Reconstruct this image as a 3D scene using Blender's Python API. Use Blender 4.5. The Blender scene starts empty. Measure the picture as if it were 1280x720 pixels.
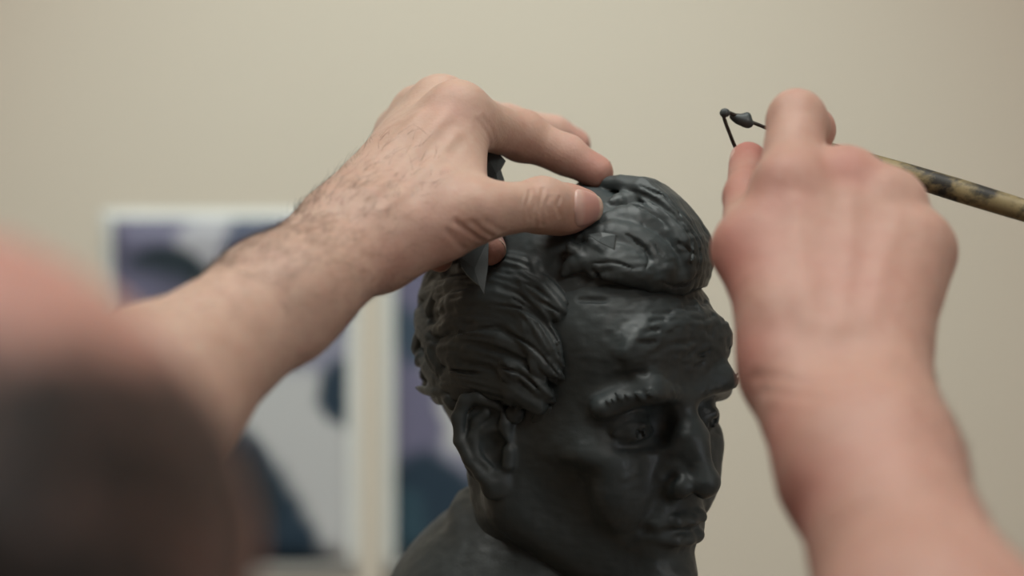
import bpy, bmesh, math, random
import numpy as np
from mathutils import Vector, Matrix

random.seed(7); RNG = np.random.default_rng(7)
SC = bpy.context.scene
COL = SC.collection
CAMZ = 1.55                      # lens height above the floor (m)
F = 2702.0                       # focal length in pixels of the 1280 px frame

# ------------------------------------------------------------------ camera
cd = bpy.data.cameras.new('camera'); cam = bpy.data.objects.new('camera', cd); COL.objects.link(cam)
cam.location = (0, 0, CAMZ); cam.rotation_euler = (math.pi/2, 0, 0)
cd.sensor_width = 36; cd.lens = F/1280*36; cd.clip_start = 0.01; cd.clip_end = 50
cd.dof.use_dof = True; cd.dof.focus_distance = 0.955; cd.dof.aperture_fstop = 3.0
SC.camera = cam
# ------------------------------------------------------------------ world, exposure
w = bpy.data.worlds.new('world'); SC.world = w; w.use_nodes = True
bg = w.node_tree.nodes['Background']
bg.inputs[0].default_value = (0.75, 0.85, 1.0, 1); bg.inputs[1].default_value = 0.6
SC.view_settings.view_transform = 'Standard'; SC.view_settings.look = 'None'
SC.view_settings.exposure = 0.10; SC.view_settings.gamma = 1; SC.view_settings.use_curve_mapping = False
# ------------------------------------------------------------------ large lights of the room (in the two ceiling lamps and the window)
LIGHTS = {
    'key':  dict(loc=(-0.20, 0.74, 2.50), size=(1.2, 0.6), power=6.5, col=(0.95, 1.0, 0.985)),
    'rear': dict(loc=(1.05, -0.45, 2.50), size=(1.2, 0.6), power=10.5, col=(1.0, 0.96, 0.92)),
}
def area(name, loc, size, power, col, rot=(0, 0, 0)):
    d = bpy.data.lights.new(name, 'AREA'); d.shape = 'RECTANGLE'; d.size, d.size_y = size
    d.energy = power; d.color = col
    o = bpy.data.objects.new(name, d); COL.objects.link(o); o.location = loc; o.rotation_euler = rot
    return o
for n_, a_ in LIGHTS.items():
    area('lamp_light_'+n_, (a_['loc'][0], a_['loc'][1], a_['loc'][2]-0.03), a_['size'], a_['power'], a_['col'])
area('window_daylight', (2.13, -0.9, 1.55), (1.1, 1.2), 5.5, (0.85, 0.93, 1.0), (0, math.radians(90), 0))
SPOT_LOC, SPOT_AIM = Vector((-0.08, 0.62, 2.42)), Vector((-0.02, 1.6, 1.50))      # added spotlight, makes the middle of the wall brighter than its edges
sd = bpy.data.lights.new('added_spot_light', 'SPOT'); sd.energy = 25; sd.color = (0.72, 0.98, 1.0); sd.spot_size = math.radians(58); sd.spot_blend = 1.0; sd.shadow_soft_size = 0.05
so = bpy.data.objects.new('added_spot_light', sd); COL.objects.link(so); so.location = SPOT_LOC + (SPOT_AIM-SPOT_LOC).normalized()*0.075
so.rotation_euler = (SPOT_AIM-SPOT_LOC).to_track_quat('-Z', 'Y').to_euler()

# ------------------------------------------------------------------ helpers: materials
def mat(name, rough=0.6, spec=0.5):
    m = bpy.data.materials.new(name); m.use_nodes = True
    b = m.node_tree.nodes['Principled BSDF']
    b.inputs['Roughness'].default_value = rough; b.inputs['Specular IOR Level'].default_value = spec
    return m, m.node_tree, b
def node(nt, t, **kw):
    n = nt.nodes.new(t)
    for k, v in kw.items():
        if k in n.inputs.keys() if hasattr(n.inputs, 'keys') else False: n.inputs[k].default_value = v
        else: setattr(n, k, v)
    return n
def ramp(nt, src, stops):
    r = nt.nodes.new('ShaderNodeValToRGB'); cr = r.color_ramp
    cr.elements[0].position, cr.elements[0].color = stops[0][0], (*stops[0][1], 1)
    cr.elements[1].position, cr.elements[1].color = stops[-1][0], (*stops[-1][1], 1)
    for p, c in stops[1:-1]:
        e = cr.elements.new(p); e.color = (*c, 1)
    nt.links.new(src, r.inputs[0]); return r.outputs[0]
def noise(nt, scale, detail=3, rough=0.5, vec=None, coord='Object', stretch=None):
    n = nt.nodes.new('ShaderNodeTexNoise'); n.inputs['Scale'].default_value = scale
    n.inputs['Detail'].default_value = detail; n.inputs['Roughness'].default_value = rough
    if vec is None:
        tc = nt.nodes.new('ShaderNodeTexCoord'); vec = tc.outputs[coord]
    if stretch:
        mp = nt.nodes.new('ShaderNodeMapping'); mp.inputs['Scale'].default_value = stretch
        nt.links.new(vec, mp.inputs[0]); vec = mp.outputs[0]
    nt.links.new(vec, n.inputs['Vector']); return n.outputs['Fac']
def mix(nt, fac, a, b, mode='MIX'):
    n = nt.nodes.new('ShaderNodeMix'); n.data_type = 'RGBA'; n.blend_type = mode
    for sock, v in ((n.inputs[0], fac), (n.inputs[6], a), (n.inputs[7], b)):
        if isinstance(v, (int, float)): sock.default_value = v
        elif isinstance(v, tuple): sock.default_value = (*v, 1)
        else: nt.links.new(v, sock)
    return n.outputs[2]
def math_(nt, op, a, b=0.0, c=None, clamp=False):
    n = nt.nodes.new('ShaderNodeMath'); n.operation = op; n.use_clamp = clamp
    for i, v in enumerate((a, b) if c is None else (a, b, c)):
        if isinstance(v, (int, float)): n.inputs[i].default_value = v
        else: nt.links.new(v, n.inputs[i])
    return n.outputs[0]
def bump(nt, bsdf, h, strength, dist=0.001, prev=None):
    b = nt.nodes.new('ShaderNodeBump'); b.inputs['Strength'].default_value = strength; b.inputs['Distance'].default_value = dist
    nt.links.new(h, b.inputs['Height'])
    if prev is not None: nt.links.new(prev, b.inputs['Normal'])
    nt.links.new(b.outputs[0], bsdf.inputs['Normal']); return b.outputs[0]
def simple(name, col, rough=0.6, spec=0.4, var=0.12, scale=30, bmp=0.0, bscale=200, metal=0.0):
    m, nt, b = mat(name, rough, spec)
    n = noise(nt, scale)
    lo = tuple(c*(1-var) for c in col); hi = tuple(min(1, c*(1+var)) for c in col)
    nt.links.new(ramp(nt, n, [(0.3, lo), (0.7, hi)]), b.inputs['Base Color'])
    b.inputs['Metallic'].default_value = metal
    if bmp: bump(nt, b, noise(nt, bscale), bmp)
    return m

# clay: dark grey green plastiline with tool streaks
def make_clay():
    m, nt, b = mat('clay', 0.44, 0.5)
    n1 = noise(nt, 22, 4, 0.6)
    c = ramp(nt, n1, [(0.25, (0.042, 0.053, 0.055)), (0.55, (0.053, 0.065, 0.067)), (0.8, (0.066, 0.079, 0.081))])
    sp = noise(nt, 900, 2, 0.5)
    c = mix(nt, ramp(nt, sp, [(0.74, (0, 0, 0)), (0.79, (0.3, 0.3, 0.3))]), c, (0.10, 0.11, 0.11))
    nt.links.new(c, b.inputs['Base Color'])
    rr = noise(nt, 60, 4, 0.65)
    nt.links.new(ramp(nt, rr, [(0.3, (0.38,)*3), (0.7, (0.56,)*3)]), b.inputs['Roughness'])
    p = bump(nt, b, noise(nt, 70, 6, 0.65), 0.32, 0.0012)
    p = bump(nt, b, noise(nt, 150, 3, 0.6, stretch=(0.5, 0.5, 2.0)), 0.10, 0.0006, p)
    return m
def make_skin(name='skin', hairy=False):
    m, nt, b = mat(name, 0.50, 0.32)
    at = nt.nodes.new('ShaderNodeAttribute'); at.attribute_name = 'red'
    n1 = noise(nt, 26, 4, 0.6); n2 = noise(nt, 130, 3, 0.6)
    base = ramp(nt, n1, [(0.3, (0.445, 0.290, 0.222)), (0.5, (0.51, 0.348, 0.272)), (0.72, (0.55, 0.39, 0.313))])
    base = mix(nt, ramp(nt, n2, [(0.42, (0, 0, 0)), (0.75, (0.45,)*3)]), base, (0.46, 0.265, 0.21))
    redm = math_(nt, 'MULTIPLY', at.outputs['Fac'], math_(nt, 'ADD', math_(nt, 'MULTIPLY', n1, 0.7), 0.5), clamp=True)
    base = mix(nt, redm, base, (0.44, 0.175, 0.145))
    a2 = nt.nodes.new('ShaderNodeAttribute'); a2.attribute_name = 'stubble'
    base = mix(nt, math_(nt, 'MULTIPLY', a2.outputs['Fac'], math_(nt, 'ADD', math_(nt, 'MULTIPLY', n2, 0.5), 0.72), clamp=True), base, (0.020, 0.016, 0.0145))
    nt.links.new(base, b.inputs['Base Color'])
    b.inputs['Subsurface Weight'].default_value = 0.22
    b.inputs['Subsurface Radius'].default_value = (1.0, 0.35, 0.2); b.inputs['Subsurface Scale'].default_value = 0.004
    vo = nt.nodes.new('ShaderNodeTexVoronoi'); vo.inputs['Scale'].default_value = 620
    tc = nt.nodes.new('ShaderNodeTexCoord'); nt.links.new(tc.outputs['Object'], vo.inputs['Vector'])
    p = bump(nt, b, vo.outputs['Distance'], 0.22, 0.0004)
    p = bump(nt, b, noise(nt, 110, 5, 0.65), 0.18, 0.0010, p)
    return m
M_CLAY = make_clay()
M_SKIN = make_skin()
M_NAIL = None

# ------------------------------------------------------------------ helpers: objects
def link(o, parent=None):
    COL.objects.link(o)
    if parent is not None: o.parent = parent
    return o
def tag(o, label=None, cat=None, group=None, kind=None):
    if label: o['label'] = label
    if cat: o['category'] = cat
    if group: o['group'] = group
    if kind: o['kind'] = kind
    return o
def empty(name, loc=(0, 0, 0)):
    o = bpy.data.objects.new(name, None); o.empty_display_size = 0.05; o.location = loc; return link(o)
def mesh_obj(name, verts, faces, material, parent=None, smooth=True):
    me = bpy.data.meshes.new(name)
    v = np.asarray(verts, np.float32); f = np.asarray(faces, np.int32) if not isinstance(faces, list) else faces
    if isinstance(f, np.ndarray):
        k = f.shape[1]
        me.vertices.add(len(v)); me.vertices.foreach_set('co', v.ravel())
        me.loops.add(f.size); me.loops.foreach_set('vertex_index', f.ravel())
        me.polygons.add(len(f)); me.polygons.foreach_set('loop_start', np.arange(0, f.size, k, dtype=np.int32))
        me.update(calc_edges=True); me.validate()
    else:
        me.from_pydata([tuple(map(float, p)) for p in v], [], f); me.update()
    me.polygons.foreach_set('use_smooth', np.full(len(me.polygons), smooth, bool))
    me.materials.append(material)
    o = bpy.data.objects.new(name, me)
    link(o)
    if parent is not None:
        o.parent = parent
        o.matrix_parent_inverse = Matrix.Translation(parent.location).inverted()
    return o
def bm_obj(name, bm, material, parent=None, smooth=False):
    me = bpy.data.meshes.new(name); bm.to_mesh(me); bm.free()
    me.polygons.foreach_set('use_smooth', np.full(len(me.polygons), smooth, bool)); me.materials.append(material)
    o = link(bpy.data.objects.new(name, me))
    if parent is not None:
        o.parent = parent; o.matrix_parent_inverse = Matrix.Translation(parent.location).inverted()
    return o
def bm_box(bm, c, s, bev=0.0, rot=None):
    r = bmesh.ops.create_cube(bm, size=1)
    vs = r['verts']
    bmesh.ops.scale(bm, vec=s, verts=vs)
    if bev:
        es = list({e for v in vs for e in v.link_edges})
        o = bmesh.ops.bevel(bm, geom=es, offset=bev, segments=2, affect='EDGES', profile=0.5)
        vs = list({v for f in o['faces'] for v in f.verts} | {v for v in vs if v.is_valid})
    if rot is not None: bmesh.ops.rotate(bm, cent=(0, 0, 0), matrix=rot, verts=vs)
    bmesh.ops.translate(bm, vec=c, verts=vs)
def box(name, c, s, material, parent=None, bev=0.0):
    bm = bmesh.new(); bm_box(bm, c, s, bev); return bm_obj(name, bm, material, parent)
def tube_mesh(path, radii, n=10, caps=True):
    P = [np.array(p, float) for p in path]; V = []; Fc = []
    up = np.array([0, 0, 1.0]); prev = None
    for i, p in enumerate(P):
        t = P[min(i+1, len(P)-1)]-P[max(i-1, 0)]; t /= np.linalg.norm(t)+1e-12
        if prev is None:
            a = np.cross(t, up)
            if np.linalg.norm(a) < 1e-3: a = np.cross(t, [1, 0, 0])
        else: a = prev-t*np.dot(prev, t)
        a /= np.linalg.norm(a); b = np.cross(t, a); prev = a
        for k in range(n):
            an = 2*math.pi*k/n; V.append(p+radii[i]*(a*math.cos(an)+b*math.sin(an)))
    for i in range(len(P)-1):
        for k in range(n):
            Fc.append((i*n+k, i*n+(k+1) % n, (i+1)*n+(k+1) % n, (i+1)*n+k))
    if caps: Fc.append(tuple(range(n))[::-1]); Fc.append(tuple((len(P)-1)*n+k for k in range(n)))
    return V, Fc
def lathe(prof, n=32, c=(0, 0, 0)):
    V = []; Fc = []
    for r, z in prof:
        for k in range(n):
            a = 2*math.pi*k/n; V.append((c[0]+r*math.cos(a), c[1]+r*math.sin(a), c[2]+z))
    for i in range(len(prof)-1):
        for k in range(n): Fc.append((i*n+k, i*n+(k+1) % n, (i+1)*n+(k+1) % n, (i+1)*n+k))
    Fc.append(tuple(range(n))[::-1]); Fc.append(tuple((len(prof)-1)*n+k for k in range(n)))
    return V, Fc

# ------------------------------------------------------------------ helpers: implicit sculpting (all in millimetres)
def vnoise(p, scale, seed=0):
    g = np.random.default_rng(seed).random((32, 32, 32)).astype(np.float32)
    q = np.asarray(p, np.float32)/scale; i = np.floor(q).astype(int); f = q-i; f = f*f*(3-2*f); i %= 32; j = (i+1) % 32
    r = 0
    for a in (0, 1):
        for b in (0, 1):
            for c in (0, 1):
                r = r + g[(j if a else i)[..., 0], (j if b else i)[..., 1], (j if c else i)[..., 2]] * \
                    (f[..., 0] if a else 1-f[..., 0])*(f[..., 1] if b else 1-f[..., 1])*(f[..., 2] if c else 1-f[..., 2])
    return r*2-1
def V3(*a): return np.array(a, np.float64)
def nrm(v): v = np.asarray(v, float); return v/np.linalg.norm(v)
def rotm(ax, ay, az):
    ax, ay, az = (math.radians(t) for t in (ax, ay, az))
    return np.array(Matrix.Rotation(az, 3, 'Z') @ Matrix.Rotation(ay, 3, 'Y') @ Matrix.Rotation(ax, 3, 'X'))
def basis(xdir, zdir):
    x = nrm(xdir); y = nrm(np.cross(zdir, x)); z = np.cross(x, y)
    return np.stack([x, y, z], 1)
class XF:
    """similarity transform of canonical points"""
    def __init__(s, R=np.eye(3), k=1.0, t=(0, 0, 0)): s.R = np.asarray(R, float); s.k = float(k); s.t = np.asarray(t, float)
    def p(s, v): return s.k*(np.asarray(v, float) @ s.R.T)+s.t
    def d(s, v): return np.asarray(v, float) @ s.R.T
    def inv(s): return XF(s.R.T, 1/s.k, -(s.R.T @ s.t)/s.k)
def ell(c, r, k=8, op='u', R=None): return ('ell', V3(*c), V3(*r), np.eye(3) if R is None else R, k, op)
def cone(a, b, ra, rb, k=8, op='u', flat=None): return ('cone', V3(*a), V3(*b), ra, rb, k, op, flat)
def cap(c, r, n, off, k=1.5, op='u'): return ('cap', V3(*c), r, nrm(n), off, k, op)
def tf(pr, x):
    t = pr[0]
    if t == 'ell': return ('ell', x.p(pr[1]), pr[2]*x.k, x.R @ pr[3], pr[4]*x.k, pr[5])
    if t == 'cone':
        fl = pr[7]
        return ('cone', x.p(pr[1]), x.p(pr[2]), pr[3]*x.k, pr[4]*x.k, pr[5]*x.k, pr[6], None if fl is None else (x.d(fl[0]), fl[1]))
    if t == 'cap': return ('cap', x.p(pr[1]), pr[2]*x.k, x.d(pr[3]), pr[4]*x.k, pr[5]*x.k, pr[6])
class Field:
    def __init__(s, lo, hi, h):
        s.lo = np.array(lo, float); s.h = h
        s.n = np.ceil((np.array(hi, float)-s.lo)/h).astype(int)+1
        s.D = np.full(s.n, 40.0, np.float32)
    def sub(s, lo, hi):
        a = np.maximum(np.floor((lo-s.lo)/s.h).astype(int), 0); b = np.minimum(np.ceil((hi-s.lo)/s.h).astype(int)+1, s.n)
        if (b <= a).any(): return None
        ax = [(s.lo[i]+s.h*np.arange(a[i], b[i])).astype(np.float32) for i in range(3)]
        return (slice(a[0], b[0]), slice(a[1], b[1]), slice(a[2], b[2])), ax[0][:, None, None], ax[1][None, :, None], ax[2][None, None, :]
    def comb(s, sl, d, k, op):
        A = s.D[sl]
        if op == 'u':
            if k > 0: h = np.maximum(k-np.abs(A-d), 0)/k; s.D[sl] = np.minimum(A, d)-h*h*k*0.25
            else: s.D[sl] = np.minimum(A, d)
        else:
            d = -d
            if k > 0: h = np.maximum(k-np.abs(A-d), 0)/k; s.D[sl] = np.maximum(A, d)+h*h*k*0.25
            else: s.D[sl] = np.maximum(A, d)
    def add(s, prims):
        for pr in prims:
            t = pr[0]
            if t == 'ell':
                _, c, r, R, k, op = pr
                ext = np.sqrt(((R*r)**2).sum(1))+max(k, 6)
                q = s.sub(c-ext, c+ext)
                if q is None: continue
                sl, X, Y, Z = q; X = X-c[0]; Y = Y-c[1]; Z = Z-c[2]
                l = [(X*R[0, i]+Y*R[1, i]+Z*R[2, i]) for i in range(3)]
                k0 = np.sqrt((l[0]/r[0])**2+(l[1]/r[1])**2+(l[2]/r[2])**2)
                k1 = np.sqrt((l[0]/r[0]**2)**2+(l[1]/r[1]**2)**2+(l[2]/r[2]**2)**2)+1e-6
                s.comb(sl, (k0*(k0-1)/k1).astype(np.float32), k, op)
            elif t == 'cone':
                _, a, b, ra, rb, k, op, fl = pr
                m = max(ra, rb)+max(k, 6)
                q = s.sub(np.minimum(a, b)-m, np.maximum(a, b)+m)
                if q is None: continue
                sl, X, Y, Z = q
                s.comb(sl, seg_d(X, Y, Z, a, b, ra, rb, fl)[0], k, op)
            elif t == 'cap':
                _, c, r, n, off, k, op = pr
                m = r+6; q = s.sub(c-m, c+m)
                if q is None: continue
                sl, X, Y, Z = q; X = X-c[0]; Y = Y-c[1]; Z = Z-c[2]
                d = np.maximum(np.sqrt(X*X+Y*Y+Z*Z)-r, off-(X*n[0]+Y*n[1]+Z*n[2])).astype(np.float32)
                s.comb(sl, d, k, op)
    def lock(s, pts, radii, k=3.0, flat=1.0, centre=(0, 0, 20), groove=0.0, lam=4.5, seg=9, op='u'):
        """a tapering swept strand of clay with combed grooves"""
        P, Rr = spline(pts, radii, seg)
        m = Rr.max()+max(k, 5)
        q = s.sub(P.min(0)-m, P.max(0)+m)
        if q is None: return
        sl, X, Y, Z = q
        shp = s.D[sl].shape; dl = np.full(shp, 40, np.float32); ul = np.zeros(shp, np.float32)
        L = Field.__new__(Field); L.lo = np.array([X.flat[0], Y.flat[0], Z.flat[0]], float); L.h = s.h; L.n = np.array(shp); 
        for i in range(len(P)-1):
            a, b = P[i], P[i+1]; m2 = max(Rr[i], Rr[i+1])+max(k, 4)
            g = L.sub(np.minimum(a, b)-m2, np.maximum(a, b)+m2)
            if g is None: continue
            s2, x, y, z = g
            out = nrm((a+b)/2-np.array(centre)); ax = nrm(b-a); wv = np.cross(ax, out)
            nl = np.linalg.norm(wv)
            wv = wv/nl if nl > 1e-3 else nrm(np.cross(ax, [0.3, 0.2, 1])); out = np.cross(wv, ax)
            d, u = seg_d(x, y, z, a, b, Rr[i], Rr[i+1], (out, flat), wv)
            o = dl[s2]; mk = d < o; dl[s2] = np.where(mk, d, o); ul[s2] = np.where(mk, u, ul[s2])
        if groove:
            ph = 0.8*np.sin(0.08*X+0.06*Z+lam)+0.7*np.sin(0.10*Y-0.07*X); am = 0.6+0.4*np.sin(0.21*X+0.16*Y+0.19*Z)
            dl = dl+(groove*am*np.cos(ul*(2*math.pi/lam)+ph)).astype(np.float32)
        s.comb(sl, dl, k, op)
    def front(s, x, z):
        i = int(round((x-s.lo[0])/s.h)); k = int(round((z-s.lo[2])/s.h)); c = np.where(s.D[i, :, k] < 0)[0]
        return s.lo[1]+s.h*c.max()
    def hit(s, o, d, far=400):                                   # first surface point along a line
        t = np.arange(0, far, 0.4)[:, None]; p = o+d*t; i = np.round((p-s.lo)/s.h).astype(int)
        ok = ((i >= 0) & (i < s.n)).all(1); v = np.full(len(p), 9.0); v[ok] = s.D[tuple(i[ok].T)]
        k = np.where(v < 0)[0]
        return None if len(k) == 0 else p[k[0]]
    def mesh(s):
        D = s.D; ins = D < 0
        c = np.zeros(np.array(D.shape)-1, np.uint8)
        sls = [slice(0, -1), slice(1, None)]
        for i in (0, 1):
            for j in (0, 1):
                for k in (0, 1): c += ins[sls[i], sls[j], sls[k]]
        act = (c > 0) & (c < 8)
        idx = np.full(act.shape, -1, np.int32); I = np.argwhere(act); idx[act] = np.arange(len(I), dtype=np.int32)
        acc = np.zeros((len(I), 3)); cnt = np.zeros(len(I))
        cor = [(i, j, k) for i in (0, 1) for j in (0, 1) for k in (0, 1)]
        val = {q: D[I[:, 0]+q[0], I[:, 1]+q[1], I[:, 2]+q[2]].astype(float) for q in cor}
        for a in cor:
            for ax in range(3):
                if a[ax]: continue
                b = tuple(1 if t == ax else a[t] for t in range(3))
                va, vb = val[a], val[b]; m = (va < 0) != (vb < 0)
                t = np.where(m, va/np.where(m, va-vb, 1), 0)
                pos = np.array(a, float)[None].repeat(len(I), 0); pos[:, ax] += t
                acc[m] += pos[m]; cnt[m] += 1
        Vx = s.lo+s.h*(I+acc/cnt[:, None])
        Fs = []
        for ax in range(3):
            o = [t for t in range(3) if t != ax]
            a = [slice(None)]*3; b = [slice(None)]*3; a[ax] = slice(0, -1); b[ax] = slice(1, None)
            sa, sb = ins[tuple(a)], ins[tuple(b)]
            E_ = np.argwhere(sa != sb); ok = (E_[:, o[0]] > 0) & (E_[:, o[1]] > 0) & (E_[:, o[0]] < D.shape[o[0]]-1) & (E_[:, o[1]] < D.shape[o[1]]-1)
            E_ = E_[ok]; flip = sa[tuple(E_.T)]
            qd = []
            for (u, v) in ((-1, -1), (0, -1), (0, 0), (-1, 0)):
                e = E_.copy(); e[:, o[0]] += u; e[:, o[1]] += v; qd.append(idx[tuple(e.T)])
            qd = np.stack(qd, 1)
            if ax == 1: flip = ~flip
            qd[~flip] = qd[~flip][:, ::-1]
            Fs.append(qd)
        return Vx, np.concatenate(Fs)
def seg_d(X, Y, Z, a, b, ra, rb, fl=None, wv=None):
    ba = b-a; L2 = float(ba @ ba)+1e-9
    x = X-a[0]; y = Y-a[1]; z = Z-a[2]
    t = np.clip((x*ba[0]+y*ba[1]+z*ba[2])/L2, 0, 1)
    x = x-t*ba[0]; y = y-t*ba[1]; z = z-t*ba[2]
    q = x*x+y*y+z*z
    if fl is not None and fl[1] != 1.0:
        dn = x*fl[0][0]+y*fl[0][1]+z*fl[0][2]; q = q+(fl[1]**2-1)*dn*dn
    d = (np.sqrt(q)-(ra+(rb-ra)*t)).astype(np.float32)
    return d, (None if wv is None else (x*wv[0]+y*wv[1]+z*wv[2]))
def spline(pts, radii, seg):
    P = np.array(pts, float); R = np.array(radii, float); n = len(P)
    t = np.linspace(0, n-1, seg+1); out = []; ro = []
    for u in t:
        i = min(int(u), n-2); f = u-i
        p0, p1, p2, p3 = P[max(i-1, 0)], P[i], P[i+1], P[min(i+2, n-1)]
        out.append(0.5*((2*p1)+(-p0+p2)*f+(2*p0-5*p1+4*p2-p3)*f*f+(-p0+3*p1-3*p2+p3)*f**3))
        ro.append(R[i]*(1-f)+R[i+1]*f)
    return np.array(out), np.array(ro)
def vnormals(v, f):
    e1 = v[f[:, 2]]-v[f[:, 0]]; e2 = v[f[:, 3]]-v[f[:, 1]]; n = np.cross(e1, e2)
    o = np.zeros_like(v)
    for i in range(4):
        for c in range(3): o[:, c] += np.bincount(f[:, i], n[:, c], len(v))
    return o/(np.linalg.norm(o, axis=1, keepdims=True)+1e-9)
def P(px, py, Y): return V3((px-640)*Y/F, Y, (360-py)*Y/F)      # a direction seen by the lens at a true depth -> millimetres
def W(v):                                                      # millimetres about the lens -> metres in the room
    v = np.asarray(v, float)/1000.0; o = v.copy(); o[..., 2] += CAMZ; return o

# ================================================================== the room
def wall_mat(name, col, s=1.0):
    m, nt, b = mat(name, 0.75, 0.25)
    n = noise(nt, 2.2, 3, 0.5)
    nt.links.new(ramp(nt, n, [(0.3, tuple(c*0.97 for c in col)), (0.7, col)]), b.inputs['Base Color'])
    bump(nt, b, noise(nt, 160, 4, 0.6), 0.12, 0.001)
    return m
M_WALL = wall_mat('wall_paint', (0.63, 0.53, 0.43))
M_CEIL = wall_mat('ceiling_paint', (0.78, 0.77, 0.73))
M_FLOOR = simple('floor_concrete', (0.19, 0.165, 0.14), 0.6, 0.3, 0.2, 8, 0.2, 120)
M_WOOD = simple('stained_wood', (0.22, 0.135, 0.075), 0.55, 0.4, 0.25, 18, 0.3, 90)
M_METAL = simple('dark_metal', (0.10, 0.10, 0.105), 0.4, 0.5, 0.15, 40, 0.1, 300, 0.8)
M_WHITE = simple('white_enamel', (0.78, 0.78, 0.76), 0.4, 0.5, 0.03, 10)
RX0, RX1, RY0, RY1, RH = -2.3, 2.2, -2.4, 1.6, 2.6
def struct(o): tag(o, kind='structure'); return o
struct(box('floor', ((RX0+RX1)/2, (RY0+RY1)/2, -0.05), (RX1-RX0+0.2, RY1-RY0+0.2, 0.1), M_FLOOR))
struct(box('ceiling', ((RX0+RX1)/2, (RY0+RY1)/2, RH+0.05), (RX1-RX0+0.2, RY1-RY0+0.2, 0.1), M_CEIL))
struct(box('wall_back', ((RX0+RX1)/2, RY1+0.05, RH/2), (RX1-RX0+0.2, 0.1, RH), M_WALL))
struct(box('wall_left', (RX0-0.05, (RY0+RY1)/2, RH/2), (0.1, RY1-RY0, RH), M_WALL))
struct(box('wall_front', ((RX0+RX1)/2, RY0-0.05, RH/2), (RX1-RX0+0.2, 0.1, RH), M_WALL))
# right wall with a window opening
WY0, WY1, WZ0, WZ1 = -1.5, -0.3, 0.95, 2.15
bm = bmesh.new()
for c, s in (((RX1+0.05, (RY0+WY0)/2, RH/2), (0.1, WY0-RY0, RH)), ((RX1+0.05, (WY1+RY1)/2, RH/2), (0.1, RY1-WY1, RH)),
             ((RX1+0.05, (WY0+WY1)/2, WZ0/2), (0.1, WY1-WY0, WZ0)), ((RX1+0.05, (WY0+WY1)/2, (WZ1+RH)/2), (0.1, WY1-WY0, RH-WZ1))):
    bm_box(bm, c, s)
struct(bm_obj('wall_right', bm, M_WALL))
win = struct(empty('window_1', (RX1+0.05, (WY0+WY1)/2, WZ0)))
bm = bmesh.new()
for y in (WY0+0.025, WY1-0.025, (WY0+WY1)/2): bm_box(bm, (RX1+0.05, y, (WZ0+WZ1)/2), (0.06, 0.05, WZ1-WZ0), 0.004)
for z in (WZ0+0.025, WZ1-0.025): bm_box(bm, (RX1+0.05, (WY0+WY1)/2, z), (0.058, WY1-WY0, 0.05), 0.004)
bm_obj('window_frame', bm, M_WHITE, win)
gm, gnt, gb = mat('window_glass', 0.02, 0.5); gb.inputs['Transmission Weight'].default_value = 1.0; gb.inputs['IOR'].default_value = 1.02
nt_n = noise(gnt, 3); gnt.links.new(ramp(gnt, nt_n, [(0, (0.96, 0.98, 0.98)), (1, (1, 1, 1))]), gb.inputs['Base Color'])
for y in ((WY0*0.75+WY1*0.25), (WY0*0.25+WY1*0.75)): box('pane', (RX1+0.05, y, (WZ0+WZ1)/2), (0.005, (WY1-WY0)/2-0.05, WZ1-WZ0-0.1), gm, win)
box('window_sill', (RX1-0.05, (WY0+WY1)/2, WZ0-0.015), (0.16, WY1-WY0+0.1, 0.03), M_WHITE, win, 0.004)
M_BASE = simple('skirting_paint', (0.55, 0.51, 0.44), 0.5, 0.4, 0.05)
struct(box('baseboard_back', ((RX0+RX1)/2, RY1-0.008, 0.04), (RX1-RX0, 0.016, 0.08), M_BASE, None, 0.003))
struct(box('baseboard_left', (RX0+0.008, (RY0+RY1)/2, 0.04), (0.016, RY1-RY0-0.04, 0.08), M_BASE, None, 0.003))
struct(box('baseboard_right', (RX1-0.008, (RY0+RY1)/2, 0.04), (0.016, RY1-RY0-0.04, 0.08), M_BASE, None, 0.003))
# ceiling lamps (flat panels hung just under the ceiling)
em, ent, eb = mat('lamp_diffuser', 0.4, 0.3); eb.inputs['Emission Color'].default_value = (1, 0.94, 0.84, 1); eb.inputs['Emission Strength'].default_value = 2.0
ent.links.new(ramp(ent, noise(ent, 4), [(0, (0.8, 0.78, 0.74)), (1, (0.85, 0.83, 0.8))]), eb.inputs['Base Color'])
for (n_, a_), lb in zip(LIGHTS.items(), ('flat white ceiling panel lamp above the clay bust', 'flat white ceiling panel lamp on the window side of the room')):
    x, y, z = a_['loc']; sx, sy = a_['size']
    r = tag(empty('ceiling_lamp', (x, y, z)), lb, 'lamp', 'ceiling panel lamps')
    bm = bmesh.new()
    for dx, dy, ax, ay in ((0, sy/2+0.012, sx+0.048, 0.024), (0, -sy/2-0.012, sx+0.048, 0.024), (sx/2+0.012, 0, 0.024, sy), (-sx/2-0.012, 0, 0.024, sy)):
        bm_box(bm, (x+dx, y+dy, z), (ax, ay, 0.05), 0.003)
    bm_obj('frame', bm, M_WHITE, r)
    box('diffuser', (x, y, z+0.005), (sx, sy, 0.012), em, r)
    box('housing', (x, y, z+0.06), (sx*0.8, sy*0.6, 0.08), M_WHITE, r, 0.004)

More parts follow.
